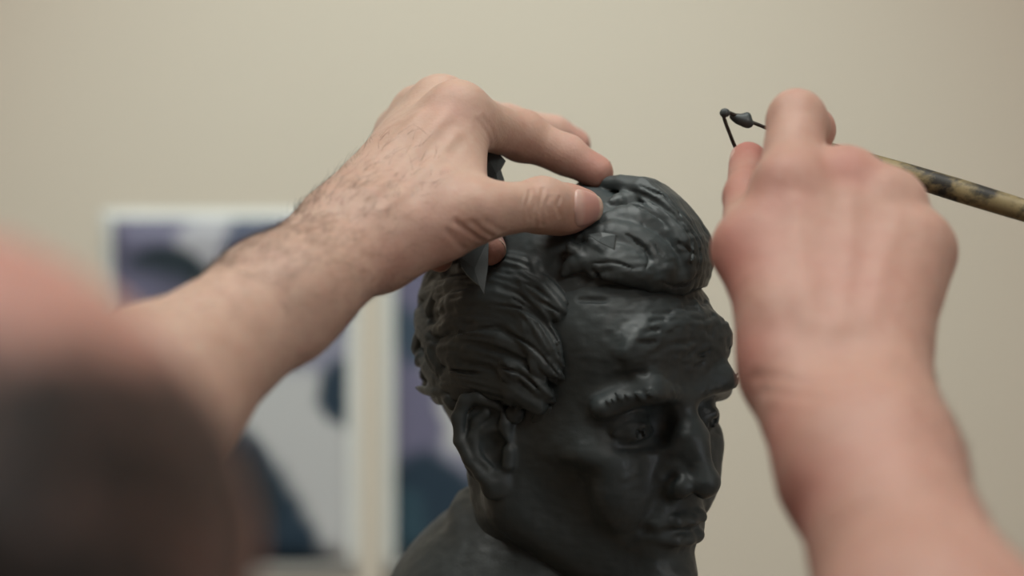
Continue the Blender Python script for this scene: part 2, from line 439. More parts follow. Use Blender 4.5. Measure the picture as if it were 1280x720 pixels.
# body of the added wall-washing spotlight, hung out of view
sl_ = tag(empty('added_wall_spotlight', (SPOT_LOC.x, SPOT_LOC.y, RH)), 'added small black spotlight, out of view, brightening the wall with the photo prints', 'lamp')
V, Fc = lathe([(0.05, -0.02), (0.05, 0.0)], 24, (SPOT_LOC.x, SPOT_LOC.y, RH)); mesh_obj('mount', V, Fc, M_METAL, sl_, False)
V, Fc = lathe([(0.008, SPOT_LOC.z-RH+0.03), (0.008, -0.02)], 12, (SPOT_LOC.x, SPOT_LOC.y, RH)); mesh_obj('stem', V, Fc, M_METAL, sl_)
sd_ = np.array((SPOT_AIM-SPOT_LOC).normalized()); sp0 = np.array(SPOT_LOC)
V, Fc = tube_mesh([sp0-sd_*0.06, sp0-sd_*0.05, sp0-sd_*0.02, sp0+sd_*0.06, sp0+sd_*0.06, sp0-sd_*0.01], [0.02, 0.04, 0.045, 0.055, 0.052, 0.045], 24); mesh_obj('lamp_head', V, Fc, M_METAL, sl_, False)

# ================================================================== photo prints taped to the wall
def print_mat(name, base, blobs):
    """flat printed picture: soft tonal patches laid out on the sheet (u right, v up, 0..1)"""
    m, nt, b = mat(name, 0.45, 0.35)
    uv = nt.nodes.new('ShaderNodeUVMap'); sx = nt.nodes.new('ShaderNodeSeparateXYZ')
    wob = noise(nt, 7, 3, 0.6, vec=uv.outputs[0])
    wob2 = noise(nt, 6, 3, 0.6, vec=uv.outputs[0], stretch=(1.3, 0.8, 3))
    nt.links.new(uv.outputs[0], sx.inputs[0])
    u = math_(nt, 'ADD', sx.outputs[0], math_(nt, 'MULTIPLY', math_(nt, 'SUBTRACT', wob, 0.5), 0.16))
    v = math_(nt, 'ADD', sx.outputs[1], math_(nt, 'MULTIPLY', math_(nt, 'SUBTRACT', wob2, 0.5), 0.12))
    c = mix(nt, wob, tuple(t*0.8 for t in base), tuple(t*1.15 for t in base))
    for (cu, cv, ru, rv, ang, col) in blobs:
        ca, sa = math.cos(math.radians(ang)), math.sin(math.radians(ang))
        du = math_(nt, 'SUBTRACT', u, cu); dv = math_(nt, 'MULTIPLY', math_(nt, 'SUBTRACT', v, cv), 1.45)
        a = math_(nt, 'DIVIDE', math_(nt, 'ADD', math_(nt, 'MULTIPLY', du, ca), math_(nt, 'MULTIPLY', dv, sa)), ru)
        d = math_(nt, 'DIVIDE', math_(nt, 'SUBTRACT', math_(nt, 'MULTIPLY', dv, ca), math_(nt, 'MULTIPLY', du, sa)), rv*1.45)
        r2 = math_(nt, 'ADD', math_(nt, 'MULTIPLY', a, a), math_(nt, 'MULTIPLY', d, d))
        mp = nt.nodes.new('ShaderNodeMapRange'); mp.interpolation_type = 'SMOOTHSTEP'
        mp.inputs[1].default_value = 1.35; mp.inputs[2].default_value = 0.6; nt.links.new(r2, mp.inputs[0])
        c = mix(nt, mp.outputs[0], c, col)
    nt.links.new(c, b.inputs['Base Color']); return m
M_PAPER = simple('photo_paper', (0.72, 0.69, 0.64), 0.45, 0.4, 0.02, 20)
LIL = (0.145, 0.13, 0.195); LIL2 = (0.25, 0.235, 0.295); DK = (0.016, 0.026, 0.032); NAVY = (0.02, 0.036, 0.055); PALE = (0.50, 0.47, 0.46); PALE2 = (0.40, 0.37, 0.39)
def photo_print(px0, px1, py0, py1, border, m_print, label, curl=6.0):
    Y = 1600.0
    a = P(px0, py1, Y); b = P(px1, py0, Y)
    x0, z0, x1, z1 = a[0], a[2], b[0], b[2]
    root = tag(empty('photo_print', W(V3((x0+x1)/2, Y-1, z0))), label, 'photo', 'photo prints on the wall')
    def sheet(name, x0, x1, z0, z1, off, m):
        N = 14; V = []; Fc = []; uvs = []
        for j in range(N+1):
            for i in range(N+1):
                s, t = i/N, j/N
                X = x0+(x1-x0)*s; Z = z0+(z1-z0)*t
                bow = curl*max(0, abs(2*((Z-a[2])/(b[2]-a[2]))-1)-0.55)**2*1.2+curl*0.5*max(0, abs(2*((X-a[0])/(b[0]-a[0]))-1)-0.6)**2
                V.append(W(V3(X, Y-0.5-off-bow, Z))); uvs.append((s, t))
        n1 = len(V)
        for p in V[:n1]: V.append(p+np.array([0, 0.0003 if off == 0 else 0.00012, 0]))
        for j in range(N):
            for i in range(N):
                q = (j*(N+1)+i, j*(N+1)+i+1, (j+1)*(N+1)+i+1, (j+1)*(N+1)+i); Fc.append(q); Fc.append(tuple(n1+k for k in q[::-1]))
        rim = [i for i in range(N+1)]+[(j+1)*(N+1)+N for j in range(N)]+[N*(N+1)+N-1-i for i in range(N)]+[(N-1-j)*(N+1) for j in range(N-1)]
        for i in range(len(rim)):
            p, q = rim[i], rim[(i+1) % len(rim)]; Fc.append((q, p, n1+p, n1+q))
        o = mesh_obj(name, V, Fc, m, root)
        ul = o.data.uv_layers.new(name='UVMap')
        for lp in o.data.loops: ul.data[lp.index].uv = uvs[lp.vertex_index % n1]
        return o
    sheet('paper', x0, x1, z0, z1, 0, M_PAPER)
    g = border*Y/F
    sheet('printed_image', x0+g, x1-g, z0+g*1.3, z1-g*0.8, 0.25, m_print)
    return root
m1 = print_mat('print_portrait', LIL2, [
    (0.12, 0.92, 0.25, 0.16, 0, LIL), (0.42, 0.93, 0.16, 0.09, 20, PALE2), (0.25, 0.85, 0.20, 0.075, -12, DK), (0.60, 0.95, 0.14, 0.07, 20, (0.06, 0.065, 0.11)),
    (0.10, 0.55, 0.35, 0.30, 0, LIL), (0.80, 0.62, 0.35, 0.18, 0, LIL2), (0.80, 0.36, 0.30, 0.22, 60, PALE), (0.97, 0.49, 0.10, 0.10, 20, NAVY),
    (0.95, 0.16, 0.16, 0.26, 18, PALE), (0.58, 0.15, 0.50, 0.15, -56, NAVY), (0.30, 0.15, 0.4, 0.22, 0, DK)])
m2 = print_mat('print_portrait_side', LIL2, [
    (0.05, 0.75, 0.20, 0.25, 0, LIL), (0.06, 0.66, 0.07, 0.10, 25, (0.05, 0.07, 0.10)), (0.30, 0.48, 0.22, 0.14, -55, PALE), (0.10, 0.40, 0.12, 0.16, 0, LIL),
    (0.18, 0.16, 0.20, 0.20, 60, NAVY), (0.04, 0.10, 0.10, 0.12, 0, (0.03, 0.06, 0.08)), (0.62, 0.45, 0.28, 0.3, 0, PALE2), (0.6, 0.85, 0.4, 0.12, 0, DK), (0.7, 0.1, 0.4, 0.2, 0, NAVY)])
photo_print(127, 449, 262, 722, 15, m1, 'violet-toned photo print with white border on the wall, behind the sculptor\'s forearm')
photo_print(478, 800, 262, 722, 16, m2, 'violet-toned photo print with white border on the wall, mostly hidden behind the clay bust')

# ================================================================== canonical head (millimetres, +x the sitter's right, +y face, +z up, origin between the eyes' level and the skull axis)
def head_prims():
    q = []
    q += [ell((0, -6, 33), (71, 91, 80), 0)]
    q += [ell((0, 36, -22), (60, 52, 78), 22), ell((0, 38, 48), (60, 49, 43), 20)]
    for s in (-1, 1):
        q += [cone((s*52, 8, -62), (s*16, 66, -103), 15, 14, 22), cone((s*57, 6, -20), (s*52, 8, -62), 14, 14, 18)]
        q += [ell((s*46, 62, -22), (19, 17, 12), 14)]                                   # cheekbone
        q += [ell((s*84, 46, 24), (20, 34, 34), 18, 's')]                               # temple hollow
        q += [ell((s*60, 68, -60), (13, 26, 26), 24, 's')]                              # cheek hollow
    q += [ell((0, 80, -104), (18, 13, 14), 14)]                                         # chin
    q += [ell((0, 73, -68), (28, 20, 26), 14)]                                          # muzzle
    for s in (-1, 1):
        q += [ell((s*20, 84, 45), (26, 7, 16), 12)]
        q += [cone((s*8, 87, 18), (s*30, 88, 23), 7.5, 8, 8), cone((s*30, 88, 23), (s*51, 73, 14), 8, 6.5, 8)]   # brow ridge
        q += [ell((s*30, 94, 2), (17.5, 16, 11.5), 9, 's'), ell((s*16, 88, 2), (9, 10, 10), 8, 's')]
    q += [cone((0, 86, 14), (0, 97, -14), 7.2, 6.8, 7), cone((0, 97, -14), (0, 103.5, -36), 6.8, 8.3, 6), ell((0, 103.5, -38), (9.3, 9.3, 8.3), 5)]
    for s in (-1, 1):
        q += [ell((s*12.5, 92.5, -40), (7.5, 12, 8.0), 4.5), ell((s*6.5, 99, -46.5), (3.6, 6.5, 3.5), 2.5, 's')]
        q += [cone((s*5, 94, -6), (s*11, 87, -34), 6, 8, 8)]                              # nose flank
        e = V3(s*30, 69.5, 0.5)
        q += [ell(e, (13, 13, 12.5), 2)]
        q += [cap(e, 15.4, (0, 0.36, 0.93), 1.0, 1.4), cap(e, 14.6, (0, 0.22, -0.97), 3.9, 1.6)]  # lids
        q += [cone(e+V3(-s*13, 9, -3), e+V3(s*1, 15.2, 3.0), 1.4, 1.6, 2), cone(e+V3(s*1, 15.2, 3.0), e+V3(s*14, 6, -1.5), 1.6, 1.5, 2)]   # lid edge
        q += [cone(e+V3(-s*11, 10, -4.5), e+V3(s*2, 13.4, -5.6), 1.2, 1.4, 2), cone(e+V3(s*2, 13.4, -5.6), e+V3(s*13, 7, -2), 1.4, 1.2, 2)]
        q += [ell(e+V3(s*1, 13.4, -1.4), (4.2, 1.7, 4.2), 0.8, 's'), ell(e+V3(s*1.6, 12.4, -0.6), (1.4, 1.6, 1.4), 0.6)]      # carved iris
        q += [cone(e+V3(-s*10, 13, 7), e+V3(s*2, 15.5, 9.5), 0.9, 1.3, 2, 's'), cone(e+V3(s*2, 15.5, 9.5), e+V3(s*14, 8, 4), 1.3, 0.9, 2, 's')]   # lid fold
        q += [cone(e+V3(-s*9, 15, -11), e+V3(s*12, 9, -12), 1.8, 1.2, 5, 's')]           # under-eye crease
        q += [cone((s*16, 94, -34), (s*24, 89, -54), 2.0, 2.2, 7, 's'), cone((s*24, 89, -54), (s*32, 78, -76), 2.2, 1.2, 7, 's')]  # smile fold
        q += [ell((s*35, 71, -44), (14, 10, 18), 16)]
        q += [cone((s*24, 83, -70), (s*10, 92.5, -66), 3.0, 4.2, 3), cone((s*10, 92.5, -66), (0, 94, -66.5), 4.2, 4.2, 2.5)]   # upper lip
        q += [cone((s*22, 83, -75), (s*9, 91, -79), 3.0, 5.0, 3), cone((s*9, 91, -79), (0, 92, -79.5), 5.0, 5.2, 2.5)]     # lower lip
        q += [ell((s*26, 86, -72), (3, 5, 3), 4, 's')]
    q += [cone((-25, 89.5, -71.5), (0, 98.5, -71.2), 1.2, 1.4, 1.6, 's'), cone((25, 89.5, -71.5), (0, 98.5, -71.2), 1.2, 1.4, 1.6, 's')]
    q += [cone((0, 98, -52), (0, 98, -60), 2.2, 2.6, 3, 's')]
    q += [cone((-12, 93, -88), (12, 93, -88), 3.5, 3.5, 8, 's')]
    sq = []                                                     # lower face a little shorter than average
    for p in q:
        f = lambda v: V3(v[0], v[1], v[2] if v[2] > 0 else (0.80*v[2] if v[2] > -75 else -60+(v[2]+75)*1.07))
        if p[0] == 'cone': p = (p[0], f(p[1]), f(p[2]))+p[3:]
        else: p = (p[0], f(p[1]))+p[2:]
        sq.append(p)
    for s in (-1, 1): sq += ear(s)
    return sq
def ear(s):
    E0 = V3(s*71, 9, -13); u = nrm((s*0.52, -0.85, 0)); v = nrm((0, -0.16, 0.98)); n = nrm(np.cross(u, v)); n = n*(1 if n[0]*s > 0 else -1)
    def e(a, b, c=0): return E0+(u*a+v*b+n*c)*0.9
    Rb = np.stack([u, v, n], 1)
    q = [ell(e(6, 2, 0), (14.5, 23.5, 3), 3, 'u', Rb)]
    q += [ell(e(0, 0, -5), (11, 20, 8), 6, 'u', Rb)]
    o = [(-8, 4), (-9, 14), (-4, 25), (6, 30), (16, 27), (22, 16), (22, 2), (17, -10), (10, -19), (4, -25)]
    for i in range(len(o)-1): q += [cone(e(*o[i], 3.2), e(*o[i+1], 3.2), 3.7, 3.6, 2.5)]
    q += [ell(e(2, -25, 1.5), (8.5, 9, 4.5), 3, 'u', Rb)]
    q += [ell(e(1, -4, 5), (9.5, 11, 6), 2, 's', Rb), ell(e(2, 18, 5), (8, 5.5, 3.6), 2, 's', Rb)]
    o = [(3, 20), (10, 14), (14, 4), (12, -8), (5, -15)]
    for i in range(len(o)-1): q += [cone(e(*o[i], 2.5), e(*o[i+1], 2.5), 2.8, 2.8, 2)]
    q += [cone(e(-9, -4, 3), e(-8, -12, 3), 4, 3.6, 3)]
    return q

# ================================================================== arms and hands (millimetres about the lens; depth = distance from the lens plane)
L_SH, L_EL, L_WR = V3(-312, 500, -236), P(8, 640, 738), P(449, 294, 912)
R_SH, R_EL, R_WR = V3(50, 372, -276), V3(146, 622, -172), P(1042, 455, 828)
def finger(pts, rad, k0=7, k=3.5):
    q = []
    for i in range(len(pts)-1): q.append(cone(pts[i], pts[i+1], rad[i], rad[i+1], k0 if i == 0 else k))
    return q
LJ = dict(
    I=[P(573, 146, 956), P(652, 171, 984), P(708, 194, 986), P(746, 215, 985)],
    M=[P(552, 138, 986), P(632, 158, 1026), P(690, 168, 1040), P(719, 181, 1044)],
    R=[P(527, 148, 1003), P(572, 205, 1018), P(598, 275, 985), P(612, 312, 956)],
    L=[P(505, 172, 1016), P(530, 240, 1028), P(543, 295, 998), P(549, 322, 970)],
    T=[P(500, 300, 905), P(600, 264, 913), P(677, 256, 934), P(728, 260, 948)])
RJ = dict(
    I=[P(988, 232, 872), P(996, 150, 897), P(1014, 162, 924), P(1004, 190, 948)],
    M=[P(1056, 228, 880), P(1042, 218, 926), P(1006, 216, 955), P(986, 212, 960)],
    R=[P(1112, 256, 874), P(1080, 262, 922), P(1052, 300, 935), P(1030, 318, 915)],
    L=[P(1148, 306, 862), P(1128, 325, 905), P(1100, 352, 915), P(1082, 362, 895)],
    T=[P(974, 400, 832), P(936, 312, 866), P(933, 245, 900), P(936, 200, 926)])
def left_arm():
    q = [cone(L_SH, L_EL, 50, 40, 20), cone(L_EL, L_EL+(L_WR-L_EL)*0.33, 33, 31, 25), cone(L_EL+(L_WR-L_EL)*0.33, L_EL+(L_WR-L_EL)*0.72, 31, 23.5, 25)]
    ax = nrm(L_WR-L_EL); up = nrm(np.cross(np.cross(ax, V3(-0.2, -0.75, 0.6)), ax)); side = np.cross(ax, up)
    a = L_EL+(L_WR-L_EL)*0.72
    for s in (-1, 1): q += [cone(a+side*s*7, L_WR+side*s*9-ax*4, 20, 17, 14)]
    J = LJ
    q += [cone(L_WR+side*s*9, J[f][0], 18.5, r, 12) for f, s, r in (('I', -0.7, 13.5), ('M', -0.2, 14), ('R', 0.3, 13), ('L', 1, 12))]
    # heel and thenar
    q += [cone(J['T'][0]-V3(4, -10, -1), J['T'][1]+V3(-6, 8, 0), 14, 12, 12), cone(J['T'][0]+V3(-14, 8, 6), J['T'][0]+V3(16, 12, 8), 15, 16, 12)]
    q += [cone(J['T'][1]+V3(-6, 12, 4), J['I'][0]+V3(-1, 2, -6), 10, 10.5, 12), cone(J['T'][1]+V3(-22, 12, 8), J['I'][0]+V3(-5, 2, -8), 14, 12, 14)]
    q += [cone(L_WR+V3(8, 30, 2), J['L'][0]+V3(-2, 0, -14), 16, 13, 14), cone(L_WR+V3(22, 30, 0), J['R'][0]+V3(2, 0, -26), 14, 14, 14)]
    # knuckles
    for f, r in (('I', 11.5), ('M', 12), ('R', 11), ('L', 10)): q += [ell(J[f][0]+V3(-1, -1, 3), (r, r, r), 8)]
    q += finger(J['I'], (12.2, 10.4, 8.9, 7.4)) + finger(J['M'], (12.0, 10.2, 8.9, 7.6)) + finger(J['R'], (11, 9.8, 8.4, 7.2)) + finger(J['L'], (10, 8.8, 7.6, 6.4))
    q += [ell(J['I'][1]+V3(0, 0, 1), (10.8, 10.6, 10.6), 5)]
    q += [cone(J['T'][1], J['T'][2], 12.2, 10.6, 8), cone(J['T'][2], J['T'][3], 10.8, 8.6, 5), ell(J['T'][2]+(J['T'][3]-J['T'][2])*0.45+V3(0, 2, -2), (14, 9.8, 10.6), 5)]
    q += [ell(J['T'][2], (10.5, 11.2, 11.2), 4)]
    return q
def right_arm():
    q = [cone(R_SH, R_EL, 50, 42, 20), cone(R_EL, R_EL+(R_WR-R_EL)*0.35, 36, 36.5, 25), cone(R_EL+(R_WR-R_EL)*0.35, R_EL+(R_WR-R_EL)*0.75, 35.5, 29, 25)]
    ax = nrm(R_WR-R_EL); side = nrm(np.cross(ax, V3(0, -1, 0.35)))
    if side[0] < 0: side = -side
    a = R_EL+(R_WR-R_EL)*0.75
    for s in (-1, 1): q += [cone(a+side*s*9, R_WR+side*s*14, 24, 21, 14)]
    J = RJ
    q += [cone(R_WR+side*s*13, J[f][0]-nrm(J[f][0]-R_WR)*3, 20, r, 14) for f, s, r in (('I', -1, 15), ('M', -0.3, 15), ('R', 0.4, 14.5), ('L', 1, 13.5))]
    q += [cone(R_WR+V3(20, 6, 10), J['L'][0]+V3(1, 4, -6), 14, 13.5, 10)]                                   # little-finger edge of the hand
    q += [cone(J['T'][0]+V3(4, 4, 0), J['T'][1], 17, 14, 14), cone(J['T'][1]+V3(6, 0, 0), J['I'][0]+V3(-2, 4, -10), 14, 12, 14)]
    for f, r in (('I', 13), ('M', 13.0), ('R', 12.5), ('L', 11.5)): q += [ell(J[f][0]+V3(0, -2, 0), (r, r, r), 8)]
    q += finger(J['I'], (13.0, 12.2, 9.6, 7.8), 5) + finger(J['M'], (13, 9.6, 9.0, 7.8), 5) + finger(J['R'], (12, 10.4, 8.8, 7.6)) + finger(J['L'], (10.5, 9.2, 8, 6.8))
    q += [cone(J['T'][1], J['T'][2], 12, 9.0, 6), cone(J['T'][2], J['T'][3], 9.0, 8.0, 4)]
    return q
LARM, RARM = left_arm(), right_arm()

# ================================================================== the clay bust
BUST = XF(rotm(0, 0, 0), 0.78, P(713, 508, 1000))
PITCH, ROLL = 5.0, 4.0
def bust_rot():
    th = math.radians(45)
    fwd = V3(math.sin(th), -math.cos(th), 0); up = V3(0, 0, 1)
    R0 = np.stack([np.cross(fwd, up), fwd, up], 1)            # +x = sitter's right
    Rp = np.array(Matrix.Rotation(math.radians(-PITCH), 3, 'X')); Rr = np.array(Matrix.Rotation(math.radians(ROLL), 3, 'Y'))
    return R0 @ Rp @ Rr
BUST.R = bust_rot()
SX = 1 if (BUST.R @ V3(1, 0, 0))[0] < 0 else -1               # x sign of the side of the head turned to the lens (image left)
BUST_Z = -297.0
bust = tag(empty('clay_bust', W(V3(31, 1010, BUST_Z))), 'dark grey clay portrait bust of a man with swept back wavy hair', 'bust')

def clay_finish(v, f, amp=1.0, seed=3):
    n = vnormals(v, f)
    d = 0.35*vnoise(v, 9, seed)+0.3*vnoise(v, 4.2, seed+1)
    s = v.copy(); s[:, 2] *= 3.2
    d += 0.15*vnoise(s, 7, seed+2)
    s = v.copy(); s[:, 2] *= 2.6; fh = np.clip((v[:, 1]-55)/20, 0, 1)*np.clip((v[:, 2]-22)/12, 0, 1)
    d += 0.55*fh*vnoise(s, 5.5, seed+3)
    return v+n*(d*amp)[:, None]

def build_bust():
    # ---- head and neck
    fd = Field((-104, -120, -205), (104, 126, 130), 1.15)
    q = head_prims()
    q += [cone((0, -8, -46), (0, -32, -205), 45, 55, 25)]
    for s in (-1, 1): q += [cone((s*44, -22, -40), (s*16, 22, -200), 13, 13, 16)]
    fd.add(q)
    # brow hair and knife nicks laid on the surface
    rg = random.Random(5)
    for s in (-1, 1):
        for i in range(24):
            t = i/23; x = s*(9+42*t); z = 19+5*math.sin(t*2.7)-4*t+rg.uniform(-1.5, 1.5)
            b = V3(x, fd.front(x, z)-0.6, z)
            fd.add([cone(b, b+V3(s*4.5, -0.8, 3.2+rg.uniform(-1.5, 1)), rg.uniform(1.1, 1.9), 0.6, 1.0)])
    for i in range(26):
        x = rg.uniform(-45, 45); z = rg.uniform(34, 74); y = fd.front(x, z); x2 = x+rg.uniform(5, 12); z2 = z+rg.uniform(-2, 2)
        fd.add([cone((x, y+0.7, z), (x2, fd.front(x2, z2)+0.9, z2), 1.3, 0.9, 1.4, 's')])
    v, f = fd.mesh(); v = clay_finish(v, f, 0.8)
    hd = mesh_obj('head', W(BUST.p(v)), f, M_CLAY, bust)
    hd['label'] = 'modelled face, ears and neck of dark clay'
    # ---- hair
    hf = Field((-108, -128, -42), (108, 108, 164), 1.0)
    C = (0, -6, 36); RS = V3(72, 92, 81)
    CQ = (0, 12, 70); RQ = V3(64, 70, 68)
    inv = BUST.inv(); eye = inv.p((0, 0, 0))
    def on(x, y, z, lift=0.0, c=C, r=RS):                        # a point pushed out to the skull plus lift
        p = V3(x, y, z)-V3(*c); k = 1/math.sqrt(((p/r)**2).sum()); return V3(*c)+p*k+nrm(p)*lift
    def S(px, py, lift=0.0, c=C, r=RS):                          # skull point met by a line of sight, plus lift
        d = nrm(inv.d(nrm(P(px, py, 1000)))); o = (eye-V3(*c))/r; dd = d/r
        A_, B_, C_ = dd @ dd, 2*(o @ dd), o @ o-1; q = max(B_*B_-4*A_*C_, 0); p = eye+d*((-B_-math.sqrt(q))/(2*A_))
        return p+nrm(p-V3(*c))*lift
    hf.add([ell((0, -12, 46), (71, 90, 80), 0), ell((0, 10, 74), (56, 62, 56), 16)])
    hf.add([ell((0, 96, 24), (84, 49, 56), 6, 's')])             # the face side of the hairline
    for s in (-1, 1): hf.add([ell((s*86, 46, 2), (34, 34, 44), 6, 's'), ell((s*80, 6, -26), (30, 24, 30), 4, 's')])
    hf.add([ell((0, -40, -62), (110, 92, 52), 6, 's')])
    rg = random.Random(11)
    def J(v, a): return V3(*(c+rg.uniform(-a, a) for c in v))
    m = -SX                                                       # x sign of the far side of the head
    # far side and back: strands swept back from the temple round the skull
    for i in range(46):
        z0 = rg.uniform(-2, 112); a0 = math.radians(rg.uniform(55, 150)); sp = math.radians(rg.uniform(35, 60)); wv = rg.uniform(-8, 8); rr = rg.uniform(5.5, 9.5)
        pts = []
        for k in range(5):
            t = k/4; a = a0+sp*t; pts.append(on(m*math.sin(a)*80, math.cos(a)*95, z0+wv*math.sin(t*4)+12*math.sin(t*2.2)-10*t, (-1, 3, 4, 4, 1)[k]+rg.uniform(-1, 1)))
        hf.lock(pts, (rr*0.4, rr*0.9, rr, rr*0.8, rr*0.3), 2.0, 1.3, C, 0.5, rg.uniform(3.6, 5.2), 8)
    # crown strands going back
    for i in range(11):
        x = -56+11.5*i
        pts = [on(x, 38, 116, -5), on(x, -10, 118, 6), on(x*0.95, -55, 105, 5), on(x*0.85, -88, 70, 4), on(x*0.8, -98, 40, 1)]
        hf.lock([J(p, 2.5) for p in pts], (1.5, 8, 9.5, 8, 4), 3.0, 1.3, C, 0.6, 4.8, 11)
    # near side: clumps swept back from the temple over the ear
    side = [((703, 474), (674, 428), (625, 398), (572, 402), (538, 428), 8.5, 3), ((701, 440), (674, 402), (628, 378), (578, 380), (534, 396), 9, 4), ((697, 408), (670, 374), (624, 356), (572, 360), (530, 368), 8, 4),
            ((694, 500), (652, 462), (608, 440), (565, 440), (540, 456), 9, 3), ((690, 522), (648, 490), (604, 474), (572, 474), (556, 486), 8.5, 3.5), ((700, 378), (676, 348), (640, 334), (590, 336), (545, 345), 8, 4),
            ((708, 455), (690, 420), (655, 392), (612, 386), (575, 395), 5, 6), ((699, 486), (668, 446), (630, 424), (590, 420), (560, 432), 5, 6.5), ((672, 505), (640, 476), (610, 462), (580, 460), (560, 470), 4.5, 6.5),
            ((640, 345), (656, 352), (676, 368), (692, 388), (698, 396), 9.5, 5), ((612, 372), (640, 376), (668, 400), (688, 430), (700, 458), 7.5, 5.5), ((598, 395), (632, 400), (660, 420), (684, 452), (698, 470), 6, 6),
            ((600, 440), (630, 446), (660, 464), (680, 484), (690, 500), 5.5, 6), ((590, 468), (620, 470), (650, 484), (672, 498), (682, 506), 6.5, 5.5), ((560, 400), (548, 418), (552, 440), (560, 456), (570, 466), 7, 4),
            ((545, 372), (534, 388), (536, 408), (548, 424), (560, 430), 7, 4), ((540, 430), (536, 446), (545, 462), (556, 474), (566, 486), 6, 3),
            ((548, 462), (560, 478), (580, 486), (605, 492), (640, 500), 8, 2), ((538, 440), (545, 458), (556, 470), (575, 478), (600, 484), 9, 2)]
    for *pp, rr, lf in side:
        pts = [S(x, y, l_) for (x, y), l_ in zip(pp, (-1.5, lf*0.6, lf, lf, lf*0.4))]
        hf.lock([J(p, 0.8) for p in pts], (rr*0.25, rr*0.8, rr, rr*0.9, rr*0.3), 1.8, 1.35, C, 0.75, rg.uniform(3.8, 5.4), 12)
    for i in range(46):                                           # smaller broken strands over the clumps
        x0, y0 = rg.uniform(545, 690), rg.uniform(335, 500); L_ = rg.uniform(22, 55); an = math.radians(rg.uniform(15, 55)+(20 if x0 > 640 else -25))
        lf = rg.uniform(4, 8.5); rr = rg.uniform(2.0, 4.6)
        pts = [S(x0+L_*t*math.cos(an)*1.0, y0+L_*t*math.sin(an)+4*math.sin(t*4+i), lf*q) for t, q in ((-0.5, 0.6), (-0.15, 1), (0.2, 1), (0.5, 0.4))]
        hf.lock(pts, (rr*0.3, rr, rr*0.9, rr*0.2), 1.2, 1.5, C, 0.3, 3.4, 7)
    for pp in (((684, 512), (676, 536), (668, 560)), ((676, 516), (668, 540), (662, 566))):                # sideburn
        hf.lock([S(x, y, 0.5) for x, y in pp], (4, 4.5, 1), 2.5, 1.6, C, 0.4, 3.6, 6)
    # the quiff: strands from the parting over the front, rolling under above the forehead
    quiff = [((752, 266), (800, 266), (842, 290), (862, 322), (850, 348), (824, 352), 13, 2), ((768, 240), (806, 242), (848, 268), (874, 306), (870, 340), (846, 356), 13, 2), ((790, 224), (822, 234), (856, 262), (880, 298), (884, 326), (868, 348), 11, 1),
             ((724, 290), (768, 288), (808, 302), (830, 328), (816, 344), (790, 340), 11, 1.5), ((704, 320), (738, 312), (775, 320), (798, 336), (786, 344), (765, 340), 8, 2), ((702, 345), (716, 330), (745, 326), (775, 334), (770, 342), (750, 344), 6, 3)]
    for *pp, rr, lf in quiff:
        pts = [S(x, y, lf-rr*0.6, CQ, RQ) for x, y in pp]
        pts = [p+V3(0, 2 if i > 2 else 0, 0) for i, p in enumerate(pts)]
        hf.lock(pts, (rr*0.15, rr*0.85, rr, rr, rr*0.8, rr*0.3), 3.5, 1.25, CQ, 0.12, rg.uniform(4.6, 6.5), 14)
    for i in range(8):                                            # far half of the quiff, out of sight from here
        x = m*(8+7*i); pts = [on(x*0.6, 0, 140, -4, CQ, RQ), on(x, 45, 128, 3, CQ, RQ), on(x*1.05, 70, 100, 3, CQ, RQ), on(x*0.9, 74, 78, 1, CQ, RQ)]
        hf.lock(pts, (1.5, 8, 8, 3), 2.5, 1.2, CQ, 0.3, 4.8, 9)
    # rough lumps of clay along the back of the head
    for i in range(60):
        a = rg.uniform(1.2, 3.0)*SX; z = rg.uniform(-4, 105)
        b = on(math.sin(a)*75, math.cos(a)*95, z, rg.uniform(1.5, 5))
        rr = rg.uniform(3, 6.5); ax = J((0, -0.4, -0.3), 0.6); ou = nrm(b-V3(*C)); ax = ax-ou*(ax @ ou)*1.2
        hf.lock([b, b+ax*rr*1.4, b+ax*rr*2.3], (rr*0.8, rr, rr*0.3), 1.3, 1.3, C, 0.4, 3.6, 4)
    # crumbs and flakes under the quiff
    for i in range(11):
        px = rg.uniform(700, 790); b = S(px, rg.uniform(296, 338), 1, CQ, RQ)
        hf.lock([b, b+J((m*3, 2, -4), 3), b+J((m*7, 3, -7), 4)], (4.0, 3.2, 0.7), 1.0, 1.6, C, 0.3, 3, 4)
    # knife cuts and cracks between the strands
    def H(px, py):
        d = nrm(inv.d(nrm(P(px, py, 1000)))); p = hf.hit(eye+d*1080, d); return S(px, py) if p is None else p
    cuts = [((780, 236), (812, 248), (842, 268), (864, 296)), ((800, 232), (836, 250), (864, 278), (880, 308)), ((838, 262), (856, 284), (866, 306), (862, 330)), ((770, 252), (800, 258), (822, 270), (836, 286)), ((848, 268), (866, 290), (876, 316), (872, 340)),
            ((780, 292), (800, 304), (812, 322), (806, 338)), ((826, 352), (846, 358), (864, 352), (876, 338)), ((700, 392), (682, 380), (662, 372)), ((698, 470), (672, 440), (640, 418), (600, 410)), ((690, 500), (660, 474), (625, 458), (590, 456)),
            ((700, 432), (680, 404), (650, 386), (610, 380)), ((650, 352), (672, 362), (690, 378)), ((640, 372), (668, 392), (690, 422), (700, 450)), ((562, 420), (590, 412), (620, 408)), ((560, 462), (590, 466), (625, 470)), ((740, 330), (770, 328), (795, 338))]
    for c_ in cuts: hf.lock([H(x, y) for x, y in c_], [0.4]+[rg.uniform(0.8, 1.5)]*(len(c_)-2)+[0.3], 0.7, 0.7, C, 0, 4, 10, 's')
